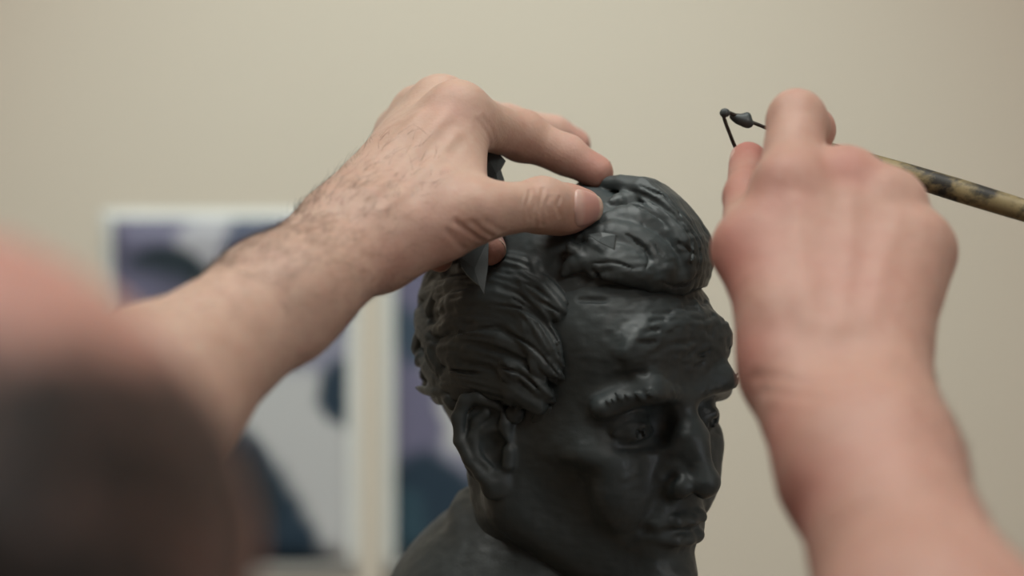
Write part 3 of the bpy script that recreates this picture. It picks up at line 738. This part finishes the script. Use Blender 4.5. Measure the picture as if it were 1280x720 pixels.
    for i in range(9):
        x0, y0 = rg.uniform(790, 876), rg.uniform(240, 335); a = math.radians(rg.uniform(25, 65)); L_ = rg.uniform(8, 26)
        if hf.hit(eye, nrm(inv.d(nrm(P(x0+L_*math.cos(a), y0+L_*math.sin(a), 1000)))), 1700) is None: continue
        hf.lock([H(x0, y0), H(x0+L_*math.cos(a)*0.5, y0+L_*math.sin(a)*0.5+1), H(x0+L_*math.cos(a), y0+L_*math.sin(a))], (0.3, rg.uniform(0.7, 1.1), 0.2), 0.5, 0.7, C, 0, 4, 4, 's')
    # fingers and thumb press their own room into the soft clay
    for f_, rad in (('I', (12.8, 11, 9.4, 7.6)), ('M', (12.6, 10.8, 9.4, 7.8)), ('R', (11.4, 10.2, 8.8, 7.6)), ('L', (10.4, 9.2, 8, 6.8)), ('T', (16, 13, 11.4, 8.8))):
        for i in range(3): hf.add([tf(cone(LJ[f_][i], LJ[f_][i+1], rad[i], rad[i+1], 1.5, 's'), inv)])
    v, f = hf.mesh(); v = clay_finish(v, f, 0.6, 20)
    hr = mesh_obj('hair', W(BUST.p(v)), f, M_CLAY, bust); hr['label'] = 'rough wavy swept back hair in clay'
    # ---- collar, jacket and cut chest
    jf = Field((-235, -165, -345), (235, 125, -20), 2.4)
    jf.add([ell((0, -48, -232), (190, 88, 110), 0), cone((0, -30, -150), (0, -30, -260), 95, 130, 40), ell((0, -10, -300), (150, 95, 90), 30)])
    jf.add([cone((0, -14, -84), (0, -42, -178), 46, 74, 30)])
    ring = [(0, -62, -62), (32, -54, -66), (50, -32, -80), (58, -2, -108), (52, 28, -140), (30, 46, -176), (10, 56, -205)]
    for s in (-1, 1):
        pts = [(s*x, y, z) for x, y, z in ring]
        jf.lock(pts, (10.5, 11, 11, 11.5, 12, 14, 12), 3, 1.0, (0, -20, -200), 0.0, 5, 14)
        lap = [(s*20, 58, -190), (s*46, 66, -230), (s*40, 70, -290), (s*14, 72, -318)]
        jf.lock(lap, (9, 20, 22, 10), 4, 2.2, (0, -60, -250), 0, 5, 10)
    jf.add([cone((0, -8, -40), (0, -4, -190), 49, 50, 4, 's')])
    v, f = jf.mesh(); v = clay_finish(v, f, 0.8, 40)
    v = BUST.p(v); v[:, 2] = np.maximum(v[:, 2], BUST_Z)
    jk = mesh_obj('jacket', W(v), f, M_CLAY, bust); jk['label'] = 'clay jacket collar and shoulders'
build_bust()
# ragged slivers of clay
def flake(name, pts, thick, parent, label=None):
    """a thin torn wedge of clay from an outline of 3-D points"""
    P0 = [np.array(p, float) for p in pts]; c = sum(P0)/len(P0)
    n = nrm(np.cross(P0[1]-P0[0], P0[-1]-P0[0])); V = []; Fc = []
    m = len(P0)
    for s in (1, -1):
        for p in P0: V.append(p+n*s*thick*0.35)
        V.append(c+n*s*thick)
    for i in range(m):
        j = (i+1) % m
        Fc += [(i, j, m), (m+1+j, m+1+i, 2*m+1), (j, i, m+1+i, m+1+j)]
    o = mesh_obj(name, W(np.array(V)), Fc, M_CLAY, parent, False)
    if label: o['label'] = label
    return o

# ================================================================== the sculptor
HEAD = XF(rotm(-10, 11, -14), 1.0, V3(-142, 492, -99))
person = tag(empty('person', (-0.13, 0.34, 0.0)), 'sculptor with bald crown and bare forearms, working on the clay bust with both hands', 'person')
def trunk_prims():
    q = [ell((-128, 400, -345), (160, 100, 165), 0), ell((-122, 356, -560), (140, 98, 170), 60), ell((-118, 335, -715), (150, 105, 105), 50)]
    q += [cone(L_SH+V3(20, -10, 0), V3(-130, 430, -250), 52, 70, 40), cone(R_SH+V3(-15, 5, 0), V3(-130, 430, -250), 52, 70, 40)]
    q += [cone(HEAD.p((0, -26, -48)), V3(-126, 425, -240), 54, 62, 30)]
    for hx, kx in ((-195, -215), (-40, -28)):
        q += [cone((hx, 335, -740), (kx, 372, -1110), 84, 58, 40), cone((kx, 372, -1110), (kx, 335, -1250), 55, 58, 30), cone((kx, 335, -1250), (kx, 335, -1460), 54, 36, 30)]
        q += [cone((kx, 335, -1460), (kx, 330, -1500), 36, 36, 15), cone((kx, 330, -1508), (kx, 470, -1520), 34, 22, 20)]
    return q
TR = trunk_prims(); HP = [tf(p, HEAD) for p in head_prims()]
def arm_cut(a, b, t): c = a+(b-a)*t; return c, nrm(b-a)
CUTS = dict(Lw=arm_cut(L_EL, L_WR, 0.62), Lu=arm_cut(L_SH, L_EL, 0.55), Rw=arm_cut(R_EL, R_WR, 0.55), Ru=arm_cut(R_SH, R_EL, 0.55),
            N=(HEAD.p((0, -20, -108))*0.5+V3(-128, 436, -226)*0.5, nrm(HEAD.p((0, -20, -60))-V3(-126, 425, -240))))
def bounds(pts, m): a = np.array(pts); return a.min(0)-m, a.max(0)+m
def piece(lo, hi, h, prims, cuts, local=None):
    """mesh of the prims in a box, clipped by planes (keep the side sign*(p-c).n > 0)"""
    fd = Field(lo, hi, h); fd.add(prims); v, f = fd.mesh(); del fd
    me = bpy.data.meshes.new('tmp'); me.from_pydata([], [], [])
    b = bmesh.new()
    keep = np.ones(len(v), bool)
    for (c, n), s in cuts:                                    # throw away what is well past the plane before the exact cut
        far = s*((v-c) @ n) < -4*h
        if local: far &= np.linalg.norm(v-c, axis=1) < local
        keep &= ~far
    fk = keep[f].all(1); f = f[fk]
    used = np.unique(f); mp = np.full(len(v), -1); mp[used] = np.arange(len(used)); v = v[used]; f = mp[f]
    m2 = bpy.data.meshes.new('tmp'); o = None
    m2.vertices.add(len(v)); m2.vertices.foreach_set('co', v.astype(np.float32).ravel()); m2.loops.add(f.size)
    m2.loops.foreach_set('vertex_index', f.astype(np.int32).ravel()); m2.polygons.add(len(f)); m2.polygons.foreach_set('loop_start', np.arange(0, f.size, 4, dtype=np.int32)); m2.update(calc_edges=True)
    b.from_mesh(m2); bpy.data.meshes.remove(m2); bpy.data.meshes.remove(me)
    for (c, n), s in cuts:
        cv = Vector(c); R_ = local or 1e9
        g = [x for x in b.verts if (x.co-cv).length < min(R_, 140)]
        gs = set(g); ge = [e for e in b.edges if e.verts[0] in gs and e.verts[1] in gs]; gf = [x for x in b.faces if all(q in gs for q in x.verts)]
        bmesh.ops.bisect_plane(b, geom=g+ge+gf, dist=1e-5, plane_co=cv, plane_no=Vector(n*s), clear_inner=True)
        # drop leftovers on the far side
        bad = [x for x in b.verts if (x.co-cv).length < min(R_, 140) and (x.co-cv).dot(Vector(n*s)) < -1e-3]
        bmesh.ops.delete(b, geom=bad, context='VERTS')
    return b
pieces = []
lo, hi = bounds([L_WR+(L_EL-L_WR)*0.45]+[p for j in LJ.values() for p in j], 24)
pieces.append(piece(lo, hi, 0.95, LARM, [(CUTS['Lw'], 1)]))
lo, hi = bounds([L_EL+(L_WR-L_EL)*0.66, L_EL, L_SH+(L_EL-L_SH)*0.5], 52)
pieces.append(piece(lo, hi, 2.0, LARM, [(CUTS['Lw'], -1), (CUTS['Lu'], 1)]))
lo, hi = bounds([R_WR+(R_EL-R_WR)*0.52]+[p for j in RJ.values() for p in j], 24)
pieces.append(piece(lo, hi, 1.25, RARM, [(CUTS['Rw'], 1)]))
lo, hi = bounds([R_EL+(R_WR-R_EL)*0.60, R_EL, R_SH+(R_EL-R_SH)*0.5], 54)
pieces.append(piece(lo, hi, 2.0, RARM, [(CUTS['Rw'], -1), (CUTS['Ru'], 1)]))
hc = HEAD.t
pieces.append(piece(hc-V3(105, 130, 175), hc+V3(105, 140, 130), 1.9, HP+[TR[5]], [(CUTS['N'], 1)]))
pieces.append(piece(V3(-395, 200, -1548), V3(140, 640, -60), 4.0, TR+[LARM[0], RARM[0]], [(CUTS['Lu'], -1), (CUTS['Ru'], -1), (CUTS['N'], -1)], local=125))
bm = bmesh.new()
for b in pieces:
    t = bpy.data.meshes.new('t'); b.to_mesh(t); b.free(); bm.from_mesh(t); bpy.data.meshes.remove(t)
for nm, (c, n) in CUTS.items():
    es = [e for e in bm.edges if e.is_boundary and all((x.co-Vector(c)).length < 120 and abs((x.co-Vector(c)).dot(Vector(n))) < 0.05 for x in e.verts)]
    try: bmesh.ops.bridge_loops(bm, edges=es)
    except Exception as ex: print('BRIDGE', nm, len(es), ex)
bmesh.ops.recalc_face_normals(bm, faces=bm.faces)
bme = bpy.data.meshes.new('body'); bm.to_mesh(bme); bm.free()
N = len(bme.vertices); co = np.empty(N*3, np.float32); bme.vertices.foreach_get('co', co); co = co.reshape(-1, 3).astype(float)
no = np.empty(N*3, np.float32); bme.vertices.foreach_get('normal', no); no = no.reshape(-1, 3).astype(float)
lv = np.where((co[:, 1] > 780) & (co[:, 0] < 60))[0]           # left hand and forearm vertices
rv = np.where((co[:, 1] > 740) & (co[:, 0] > 70))[0]
def pick(px, py, pool=lv):                                      # surface point of the hand along a line of sight
    c = co[pool]; d = np.hypot(c[:, 0]*F/c[:, 1]+640-px, 360-c[:, 2]*F/c[:, 1]-py)
    k = np.where(d < 4)[0]
    if len(k) == 0: k = np.array([d.argmin()])
    return c[k[c[k, 1].argmin()]]
disp = np.zeros(N)
def crease(path, wd, depth, pool=lv):
    pts = [pick(*p, pool) for p in path]; c = co[pool]; best = np.full(len(pool), 1e9)
    for a, b in zip(pts[:-1], pts[1:]):
        ba = b-a; t = np.clip(((c-a) @ ba)/(ba @ ba+1e-9), 0, 1); best = np.minimum(best, np.linalg.norm(c-a-t[:, None]*ba, axis=1))
    disp[pool] -= depth*np.exp(-(best/wd)**2)-0.35*depth*np.exp(-((best-2.2*wd)/wd)**2)
for x, y0, y1, dp in ((655, 244, 260, 0.18), (663, 236, 276, 0.38), (671, 246, 284, 0.22), (678, 232, 284, 0.42), (687, 244, 266, 0.2)):
    crease([(x+2, y0), (x-2, (y0+y1)/2), (x+1, y1)], 0.75, dp)
for p, dp in (([(572, 280), (590, 294), (606, 304)], 0.6), ([(590, 280), (606, 292), (618, 298)], 0.5), ([(560, 292), (572, 304), (582, 314)], 0.35), ([(608, 278), (620, 287), (630, 292)], 0.3)):
    crease(p, 1.1, dp)
for p in ([(600, 150), (612, 165), (616, 185)], [(608, 148), (620, 168), (622, 186)]):
    crease(p, 1.1, 0.2)
crease([(703, 246), (699, 258), (702, 272)], 0.8, 0.4)
for p in ([(940, 470), (1010, 480), (1080, 470)], [(950, 486), (1030, 497), (1110, 486)]): crease(p, 2.0, 0.45, rv)
# bumps of tendons and veins
def ridge(path, wd, h, pool=lv): crease(path, wd, -h, pool)
ridge([(470, 235), (515, 185), (560, 140)], 3.5, 0.8); ridge([(480, 260), (530, 210), (575, 165)], 2.2, 0.5); ridge([(460, 215), (490, 175), (520, 140)], 3, 0.8)
ridge([(1010, 400), (1000, 320), (995, 250)], 3.5, 0.45, rv); ridge([(1050, 400), (1062, 310), (1066, 240)], 3.5, 0.45, rv); ridge([(1085, 400), (1110, 320), (1125, 265)], 3.5, 0.4, rv)
disp += 0.14*vnoise(co, 5, 60)+0.35*vnoise(co, 13, 61)
co2 = co+no*disp[:, None]
# redness of knuckles, finger ends and the outer hand
red = np.zeros(N)
def spot(c, r, a):
    global red
    red = np.maximum(red, a*np.exp(-(np.linalg.norm(co-c, axis=1)/r)**2))
for f_ in 'IMRL':
    spot(LJ[f_][3], 17, 0.75); spot(LJ[f_][2], 14, 0.5); spot(LJ[f_][1], 14, 0.35); spot(RJ[f_][3], 18, 0.8); spot(RJ[f_][2], 14, 0.6)
spot(LJ['T'][3], 15, 0.9); spot(LJ['T'][2], 13, 0.25); spot(RJ['T'][3], 20, 0.9); spot(RJ['T'][2], 20, 0.7)
spot(pick(1062, 205, rv), 13, 0.6); spot(pick(905, 330, rv), 26, 0.75); spot(pick(960, 240, rv), 20, 0.45); spot(pick(925, 450, rv), 22, 0.55); spot(pick(1060, 330, rv), 30, 0.25); spot(pick(990, 640, rv), 22, 0.6); spot(pick(960, 560, rv), 22, 0.5)
spot(pick(560, 300), 20, 0.3); spot(pick(500, 330), 16, 0.3); spot(pick(560, 130), 12, 0.3)
hd_ = np.linalg.norm(co-HEAD.t, axis=1); hm = hd_ < 190
red[hm] = np.maximum(red[hm], (0.72+0.2*vnoise(co[hm], 40, 71))*np.clip((188-hd_[hm])/50, 0, 1))
ra = np.clip((co[:, 0]-60)/20, 0, 1)*(co[:, 1] > 560); ra *= 0.7+0.5*np.clip((830-co[:, 1])/90, 0, 1); red = np.clip(red+0.01+0.36*ra, 0, 1)  # right arm skin redder, and darkened by it to offset strong lamp light
hl = HEAD.inv().p(co[hm]); sst = lambda a, b, t: (lambda u: u*u*(3-2*u))(np.clip((t-a)/(b-a), 0, 1))
stub = np.zeros(N); stub[hm] = sst(90, 67, hl[:, 2]-0.32*hl[:, 0]+5*vnoise(hl, 9, 93))*(1-0.5*sst(64, 80, hl[:, 0]))*sst(55, 20, hl[:, 1])*sst(-75, -60, hl[:, 2])
wc = W(co2).astype(np.float32); bme.vertices.foreach_set('co', wc.ravel()); bme.update()
at = bme.attributes.new('red', 'FLOAT', 'POINT'); at.data.foreach_set('value', red.astype(np.float32))
at = bme.attributes.new('stubble', 'FLOAT', 'POINT'); at.data.foreach_set('value', stub.astype(np.float32))
bme.polygons.foreach_set('use_smooth', np.ones(len(bme.polygons), bool)); bme.materials.append(M_SKIN)
body = link(bpy.data.objects.new('body', bme)); body.parent = person; body.matrix_parent_inverse = Matrix.Translation(person.location).inverted()

# nails
nm_, nnt, nb = mat('finger_nail', 0.32, 0.5)
nt_uv = nnt.nodes.new('ShaderNodeUVMap'); sp_ = nnt.nodes.new('ShaderNodeSeparateXYZ'); nnt.links.new(nt_uv.outputs[0], sp_.inputs[0])
nb.inputs['Subsurface Weight'].default_value = 0.15; nb.inputs['Subsurface Scale'].default_value = 0.002
cc = ramp(nnt, sp_.outputs[1], [(0.0, (0.62, 0.42, 0.36)), (0.20, (0.60, 0.40, 0.35)), (0.34, (0.54, 0.30, 0.26)), (0.82, (0.52, 0.27, 0.235)), (0.92, (0.64, 0.50, 0.40))])
nnt.links.new(mix(nnt, math_(nnt, 'MULTIPLY', noise(nnt, 300), 0.4), cc, (0.45, 0.24, 0.20)), nb.inputs['Base Color'])
def nail(j, dorsal, r, L, wdeg, name, fwd=2.0, lift=0.3):
    """a nail plate laid on the finger end, rounded at cuticle and free edge"""
    a = nrm(j[3]-j[2]); n = nrm(dorsal-a*(dorsal @ a)); s = np.cross(a, n); base = j[3]+a*fwd
    near = np.where(np.linalg.norm(co-base, axis=1) < 26)[0]; rel = co2[near]-base; ok_ = (np.hypot(rel @ s, rel @ n) < r+3.5) & (no[near] @ n > -0.3); near = near[ok_]; rel = rel[ok_]
    ta = rel @ a; ua = np.degrees(np.arctan2(rel @ s, rel @ n)); ra_ = np.hypot(rel @ s, rel @ n)
    V = []; uv = []; NU, NV = 14, 14; Fc = []
    for b in range(NV+1):
        v_ = b/NV
        for i in range(NU+1):
            u_ = i/NU*2-1
            t = (v_-0.5)*L*(1-(0.34 if v_ < 0.5 else 0.16)*u_*u_); an = wdeg*u_
            d = ((ta-min(t, L*0.42))/1.2)**2+((ua-an)/7.0)**2; w_ = np.exp(-np.minimum(d, 60))+1e-12; rad = (ra_*w_).sum()/w_.sum()
            rad += lift-0.5*abs(u_)**6-0.35*max(0, 0.12-v_)*8; an = math.radians(an)
            V.append(base+a*t+s*(math.sin(an)*rad)+n*(math.cos(an)*rad)); uv.append((i/NU, v_))
    n1 = len(V)
    V += [p-n*0.7 for p in V]
    for b in range(NV):
        for i in range(NU):
            q = (b*(NU+1)+i, b*(NU+1)+i+1, (b+1)*(NU+1)+i+1, (b+1)*(NU+1)+i); Fc += [q[::-1], tuple(n1+k for k in q)]
    rim = [i for i in range(NU+1)]+[(k+1)*(NU+1)+NU for k in range(NV)]+[NV*(NU+1)+NU-1-i for i in range(NU)]+[(NV-1-k)*(NU+1) for k in range(NV-1)]
    for i in range(len(rim)): p, q = rim[i], rim[(i+1) % len(rim)]; Fc.append((p, q, n1+q, n1+p))
    o = mesh_obj(name, W(np.array(V)), Fc, nm_, person); ul = o.data.uv_layers.new(name='UVMap')
    for lp in o.data.loops: ul.data[lp.index].uv = uv[lp.vertex_index % n1]
    return o
nail(LJ['T'], V3(0.02, -1, 0.0), 10.4, 18.5, 46, 'thumb_nail', -4.2, 0.6)
for f_, dv in (('I', V3(0.15, 0.6, 1)), ('M', V3(0.2, 0.6, 1)), ('R', V3(1, 0.05, 0.3)), ('L', V3(0.3, 1, -0.3))): nail(LJ[f_], dv, 7.4 if f_ != 'L' else 6.2, 9.0, 50, 'finger_nail', -1.0, 0.25)
for f_, dv in (('I', V3(0, 0.8, 1)), ('M', V3(0, 1, 0.6)), ('R', V3(-0.3, 1, -0.3)), ('L', V3(-0.3, 1, -0.3))): nail(RJ[f_], dv, 7.6 if f_ != 'L' else 6.6, 10.5, 55, 'finger_nail', 0.5, 0.3)
nail(RJ['T'], V3(-0.8, 0.5, 0.2), 8.7, 13, 52, 'thumb_nail', 0.0)

# fine arm hair: thousands of hairs nobody could count
M_HAIR = simple('body_hair', (0.075, 0.048, 0.034), 0.5, 0.4, 0.3, 200)
def arm_hair(pool, axis, n_h, dens, name, label, lmin=5, lmax=11, rad=0.055):
    rr = np.random.default_rng(5); w_ = dens(co[pool], no[pool]); w_ = np.clip(w_, 0, None); w_ /= w_.sum()
    ids = rr.choice(pool, n_h, p=w_); V = []; Fc = []
    for i in ids:
        p = co2[i]; n = no[i]; d = axis-n*(axis @ n); d = nrm(d+0.55*rr.normal(size=3)); d = nrm(d-n*(d @ n)*0.8)
        L = rr.uniform(lmin, lmax); pts = [p-n*0.3+(d*L*t+n*L*(0.42*t-0.26*t*t)) for t in (0, 0.35, 0.7, 1.0)]
        s1 = nrm(np.cross(d, n)); b0 = len(V)
        for k, q in enumerate(pts):
            r_ = rad*(1-0.75*k/3)
            V += [q+s1*r_, q-s1*r_*0.5+n*r_*0.87, q-s1*r_*0.5-n*r_*0.87]
        for k in range(3):
            for e in range(3): Fc.append((b0+k*3+e, b0+k*3+(e+1) % 3, b0+k*3+3+(e+1) % 3, b0+k*3+3+e))
    o = mesh_obj(name, W(np.array(V)), np.array(Fc), M_HAIR, person); o['kind'] = 'stuff'; o['label'] = label
fa = nrm(L_WR-L_EL); pool = np.where((co[:, 1] > 770) & (co[:, 0] < -30) & (co[:, 0] > -175))[0]
ref = nrm(V3(-0.5, 0.1, 0.75))
def dl(c, n):
    t = (c-L_EL) @ fa/np.linalg.norm(L_WR-L_EL); g = np.exp(-((t-0.68)/0.34)**2)*(t < 1.2)
    return g*(0.25+np.clip(n @ ref+0.25, 0, 1.3)**1.3)
arm_hair(pool, nrm(fa+V3(0.1, -0.1, -0.25)), 3000, dl, 'arm_hair', 'dark fine hair on the forearm', 4, 9, 0.065)
fr = nrm(R_WR-R_EL); pool = np.where((co[:, 1] > 660) & (co[:, 0] > 70) & (co[:, 1] < 850))[0]
arm_hair(pool, nrm(fr+V3(0.3, 0, 0)), 900, lambda c, n: np.clip(n[:, 0]+0.1, 0, 1)*np.exp(-(((c-R_EL) @ fr/np.linalg.norm(R_WR-R_EL)-0.6)/0.35)**2), 'arm_hair', 'dark fine hair on the forearm')

# close-cropped hair round the bald crown
M_CROP = simple('cropped_hair', (0.022, 0.017, 0.015), 0.75, 0.2, 0.4, 300, 0.6, 700)
fd = Field((-90, -118, -70), (90, 100, 125), 2.0); fd.add(head_prims()[:2]+[cone((0, -24, -50), (0, -30, -110), 53, 55, 25)]); fd.D -= 1.6
fd.add([ell((18, 10, 128), (150, 170, 78), 10, 's', rotm(0, 10, 0)), ell((0, 88, -20), (120, 80, 120), 6, 's'), ell((0, -20, -90), (120, 120, 40), 6, 's')])
for s in (-1, 1): fd.add([ell((s*86, -6, -16), (26, 26, 34), 4, 's')])
v, f = fd.mesh(); v = v+vnormals(v, f)*(0.6*vnoise(v, 6, 90))[:, None]
mesh_obj('cropped_hair', W(HEAD.p(v)), f, M_CROP, person)['label'] = 'short dark hair on the back of the head'

# clothes
M_SHIRT = simple('shirt_cotton', (0.035, 0.034, 0.036), 0.85, 0.2, 0.25, 60, 0.4, 500)
M_TROUS = simple('trouser_cloth', (0.045, 0.05, 0.065), 0.85, 0.2, 0.25, 60, 0.4, 400)
M_SHOE = simple('shoe_leather', (0.03, 0.024, 0.02), 0.45, 0.5, 0.2, 50, 0.2, 300)
def garment(name, prims, lo, hi, grow, cutters, m, h=3.5, fold=3.5):
    fd = Field(lo, hi, h); fd.add(prims); fd.D -= grow; fd.add(cutters); v, f = fd.mesh()
    s = v.copy(); s[:, 2] *= 0.6
    v = v+vnormals(v, f)*(fold*vnoise(s, 55, 80)*0.5+fold*0.3*vnoise(v, 24, 81))[:, None]
    return mesh_obj(name, W(v), f, m, person)
def halfcut(c, n): return ell(c+n*300, (300, 300, 300), 0, 's')
cl, nl_ = CUTS['Lu']; cr_, nr_ = CUTS['Ru']
garment('t_shirt', TR[:5]+[LARM[0], RARM[0]], V3(-400, 180, -790), V3(150, 680, -130), 9,
        [ell(cl+nl_*(62+130), (130, 130, 130), 0, 's'), ell(cr_+nr_*(62+130), (130, 130, 130), 0, 's'), ell(V3(-128, 425, -160), (76, 90, 62), 4, 's')], M_SHIRT)
garment('trousers', TR[1:3]+TR[6:], V3(-330, 190, -1545), V3(90, 560, -640), 12,
        [ell(V3(-120, 340, -560), (400, 400, 110), 4, 's'), ell(V3(-120, 340, -1640), (500, 500, 150), 4, 's')], M_TROUS, 4.5, 9)
for kx in (-215, -28):
    fd = Field(V3(kx-70, 250, -1552), V3(kx+70, 570, -1440), 2.5)
    fd.add([cone((kx, 310, -1505), (kx, 330, -1470), 44, 42, 10), cone((kx, 325, -1512), (kx, 500, -1522), 44, 30, 20), ell((kx, 420, -1538), (46, 135, 14), 8)])
    v, f = fd.mesh(); v[:, 2] = np.maximum(v[:, 2], -1549.5); mesh_obj('shoe', W(v), f, M_SHOE, person)

# ================================================================== clay slivers at the hand and the hair
A = lambda px, py, y: P(px, py, y)
flake('clay_sliver', [A(572, 318, 948), A(611, 298, 950), A(610, 334, 944), A(605, 367, 938), A(599, 357, 939), A(592, 352, 940), A(584, 344, 942), A(577, 334, 945)], 1.6, bust, 'torn sliver of clay hanging below the hand')
flake('clay_sliver', [A(736, 294, 934), A(752, 291, 930), A(770, 294, 927), A(768, 312, 925), A(748, 302, 928)], 1.4, bust, 'torn flake of clay under the quiff')
flake('clay_sliver', [A(606, 190, 978), A(625, 193, 977), A(632, 201, 976), A(626, 212, 975), A(630, 224, 975), A(628, 255, 972), A(602, 258, 974)], 2.5, bust, 'lifted wedge of clay behind the hand')

# ================================================================== loop tool in the right hand
TA, TB = P(990, 174, 966), P(1420, 306, 915)
tool = tag(empty('loop_tool', W(TA)), 'wire loop modelling tool with clay-stained wooden handle in the right hand', 'tool')
m, nt, b = mat('stained_bamboo', 0.5, 0.35)
wn = noise(nt, 60, 4, 0.7); st = noise(nt, 42, 5, 0.7, stretch=(1, 1, 1.6))
c = ramp(nt, wn, [(0.3, (0.20, 0.155, 0.075)), (0.7, (0.33, 0.265, 0.14))])
nt.links.new(mix(nt, ramp(nt, st, [(0.43, (0, 0, 0)), (0.56, (1, 1, 1))]), c, (0.028, 0.026, 0.022)), b.inputs['Base Color'])
bump(nt, b, wn, 0.3, 0.001)
ax = TB-TA; L_ = np.linalg.norm(ax)
prof = [(0.05, 2.8), (0.10, 3.6), (0.2, 4.2), (0.35, 4.9), (0.5, 5.2), (0.65, 5.0), (0.8, 4.4), (0.93, 3.7), (1.0, 2.6)]
V, Fc = tube_mesh([W(TA+ax*t) for t, r in prof], [r/1000 for t, r in prof], 18); mesh_obj('handle', V, Fc, m, tool)
prof = [(-0.01, 1.6), (0.0, 2.4), (0.06, 3.2), (0.075, 3.2)]
M_BRASS = simple('worn_brass', (0.22, 0.17, 0.09), 0.4, 0.5, 0.3, 200, 0.1, 300, 0.9)
V, Fc = tube_mesh([W(TA+ax*t) for t, r in prof], [r/1000 for t, r in prof], 16); mesh_obj('ferrule', V, Fc, M_BRASS, tool)
M_WIRE = simple('dark_wire', (0.07, 0.062, 0.055), 0.5, 0.4, 0.3, 300, 0.2, 500, 0.6)
lp = [TA, P(958, 160, 942), P(930, 149, 938), P(912, 141, 935), P(906, 141, 934), P(905, 147, 934), P(911, 164, 936), P(921, 188, 940), P(934, 208, 946), P(950, 212, 950), P(970, 192, 948), TA]
pp, _ = spline(lp, [1]*len(lp), 60)
V, Fc = tube_mesh(W(pp), [0.00085]*len(pp), 8); mesh_obj('wire_loop', V, Fc, M_WIRE, tool)
fd = Field(P(905, 165, 930)-8, P(955, 135, 945)+8, 0.5)
fd.add([ell(P(927, 150, 937.5), (5.5, 2.6, 2.2), 0, 'u', rotm(0, 22, 0)), ell(P(934, 149, 938), (2.0, 2, 3), 2), ell(P(906, 141, 934), (2.2, 1.8, 2.0), 1)])
v, f = fd.mesh(); v = v+vnormals(v, f)*(0.4*vnoise(v, 2.5, 5))[:, None]
mesh_obj('clay_residue', W(v), f, M_CLAY, tool)

# ================================================================== modelling stand under the bust
sx_, sy_ = 0.031, 1.01; zt = CAMZ+BUST_Z/1000
stand = tag(empty('modelling_stand', (sx_, sy_, 0)), 'wooden modelling stand carrying the clay bust', 'stand')
box('turntable_board', (sx_, sy_, zt-0.0135), (0.36, 0.36, 0.026), M_WOOD, stand, 0.004)
V, Fc = lathe([(0.12, -0.02), (0.13, -0.012), (0.13, 0.0), (0.03, 0.002)], 32, (sx_, sy_, zt-0.029)); mesh_obj('turntable_plate', V, Fc, M_METAL, stand, False)
V, Fc = lathe([(0.028, 0.40), (0.028, zt-0.045)], 24, (sx_, sy_, 0)); mesh_obj('pole', V, Fc, M_METAL, stand)
V, Fc = lathe([(0.045, 0.36), (0.05, 0.37), (0.05, 0.44), (0.04, 0.45)], 24, (sx_, sy_, 0)); mesh_obj('collar', V, Fc, M_METAL, stand, False)
for k in range(3):
    a = math.radians(90+120*k); d = np.array([math.cos(a), math.sin(a)])
    V, Fc = tube_mesh([(sx_+d[0]*0.04, sy_+d[1]*0.04, 0.40), (sx_+d[0]*0.30, sy_+d[1]*0.30, 0.02)], [0.02, 0.02], 10)
    lg = mesh_obj('leg', V, Fc, M_WOOD, stand)
    V, Fc = lathe([(0.026, 0), (0.03, 0.006), (0.03, 0.02), (0.022, 0.03)], 16, (sx_+d[0]*0.30, sy_+d[1]*0.30, 0)); mesh_obj('foot', V, Fc, M_METAL, stand)
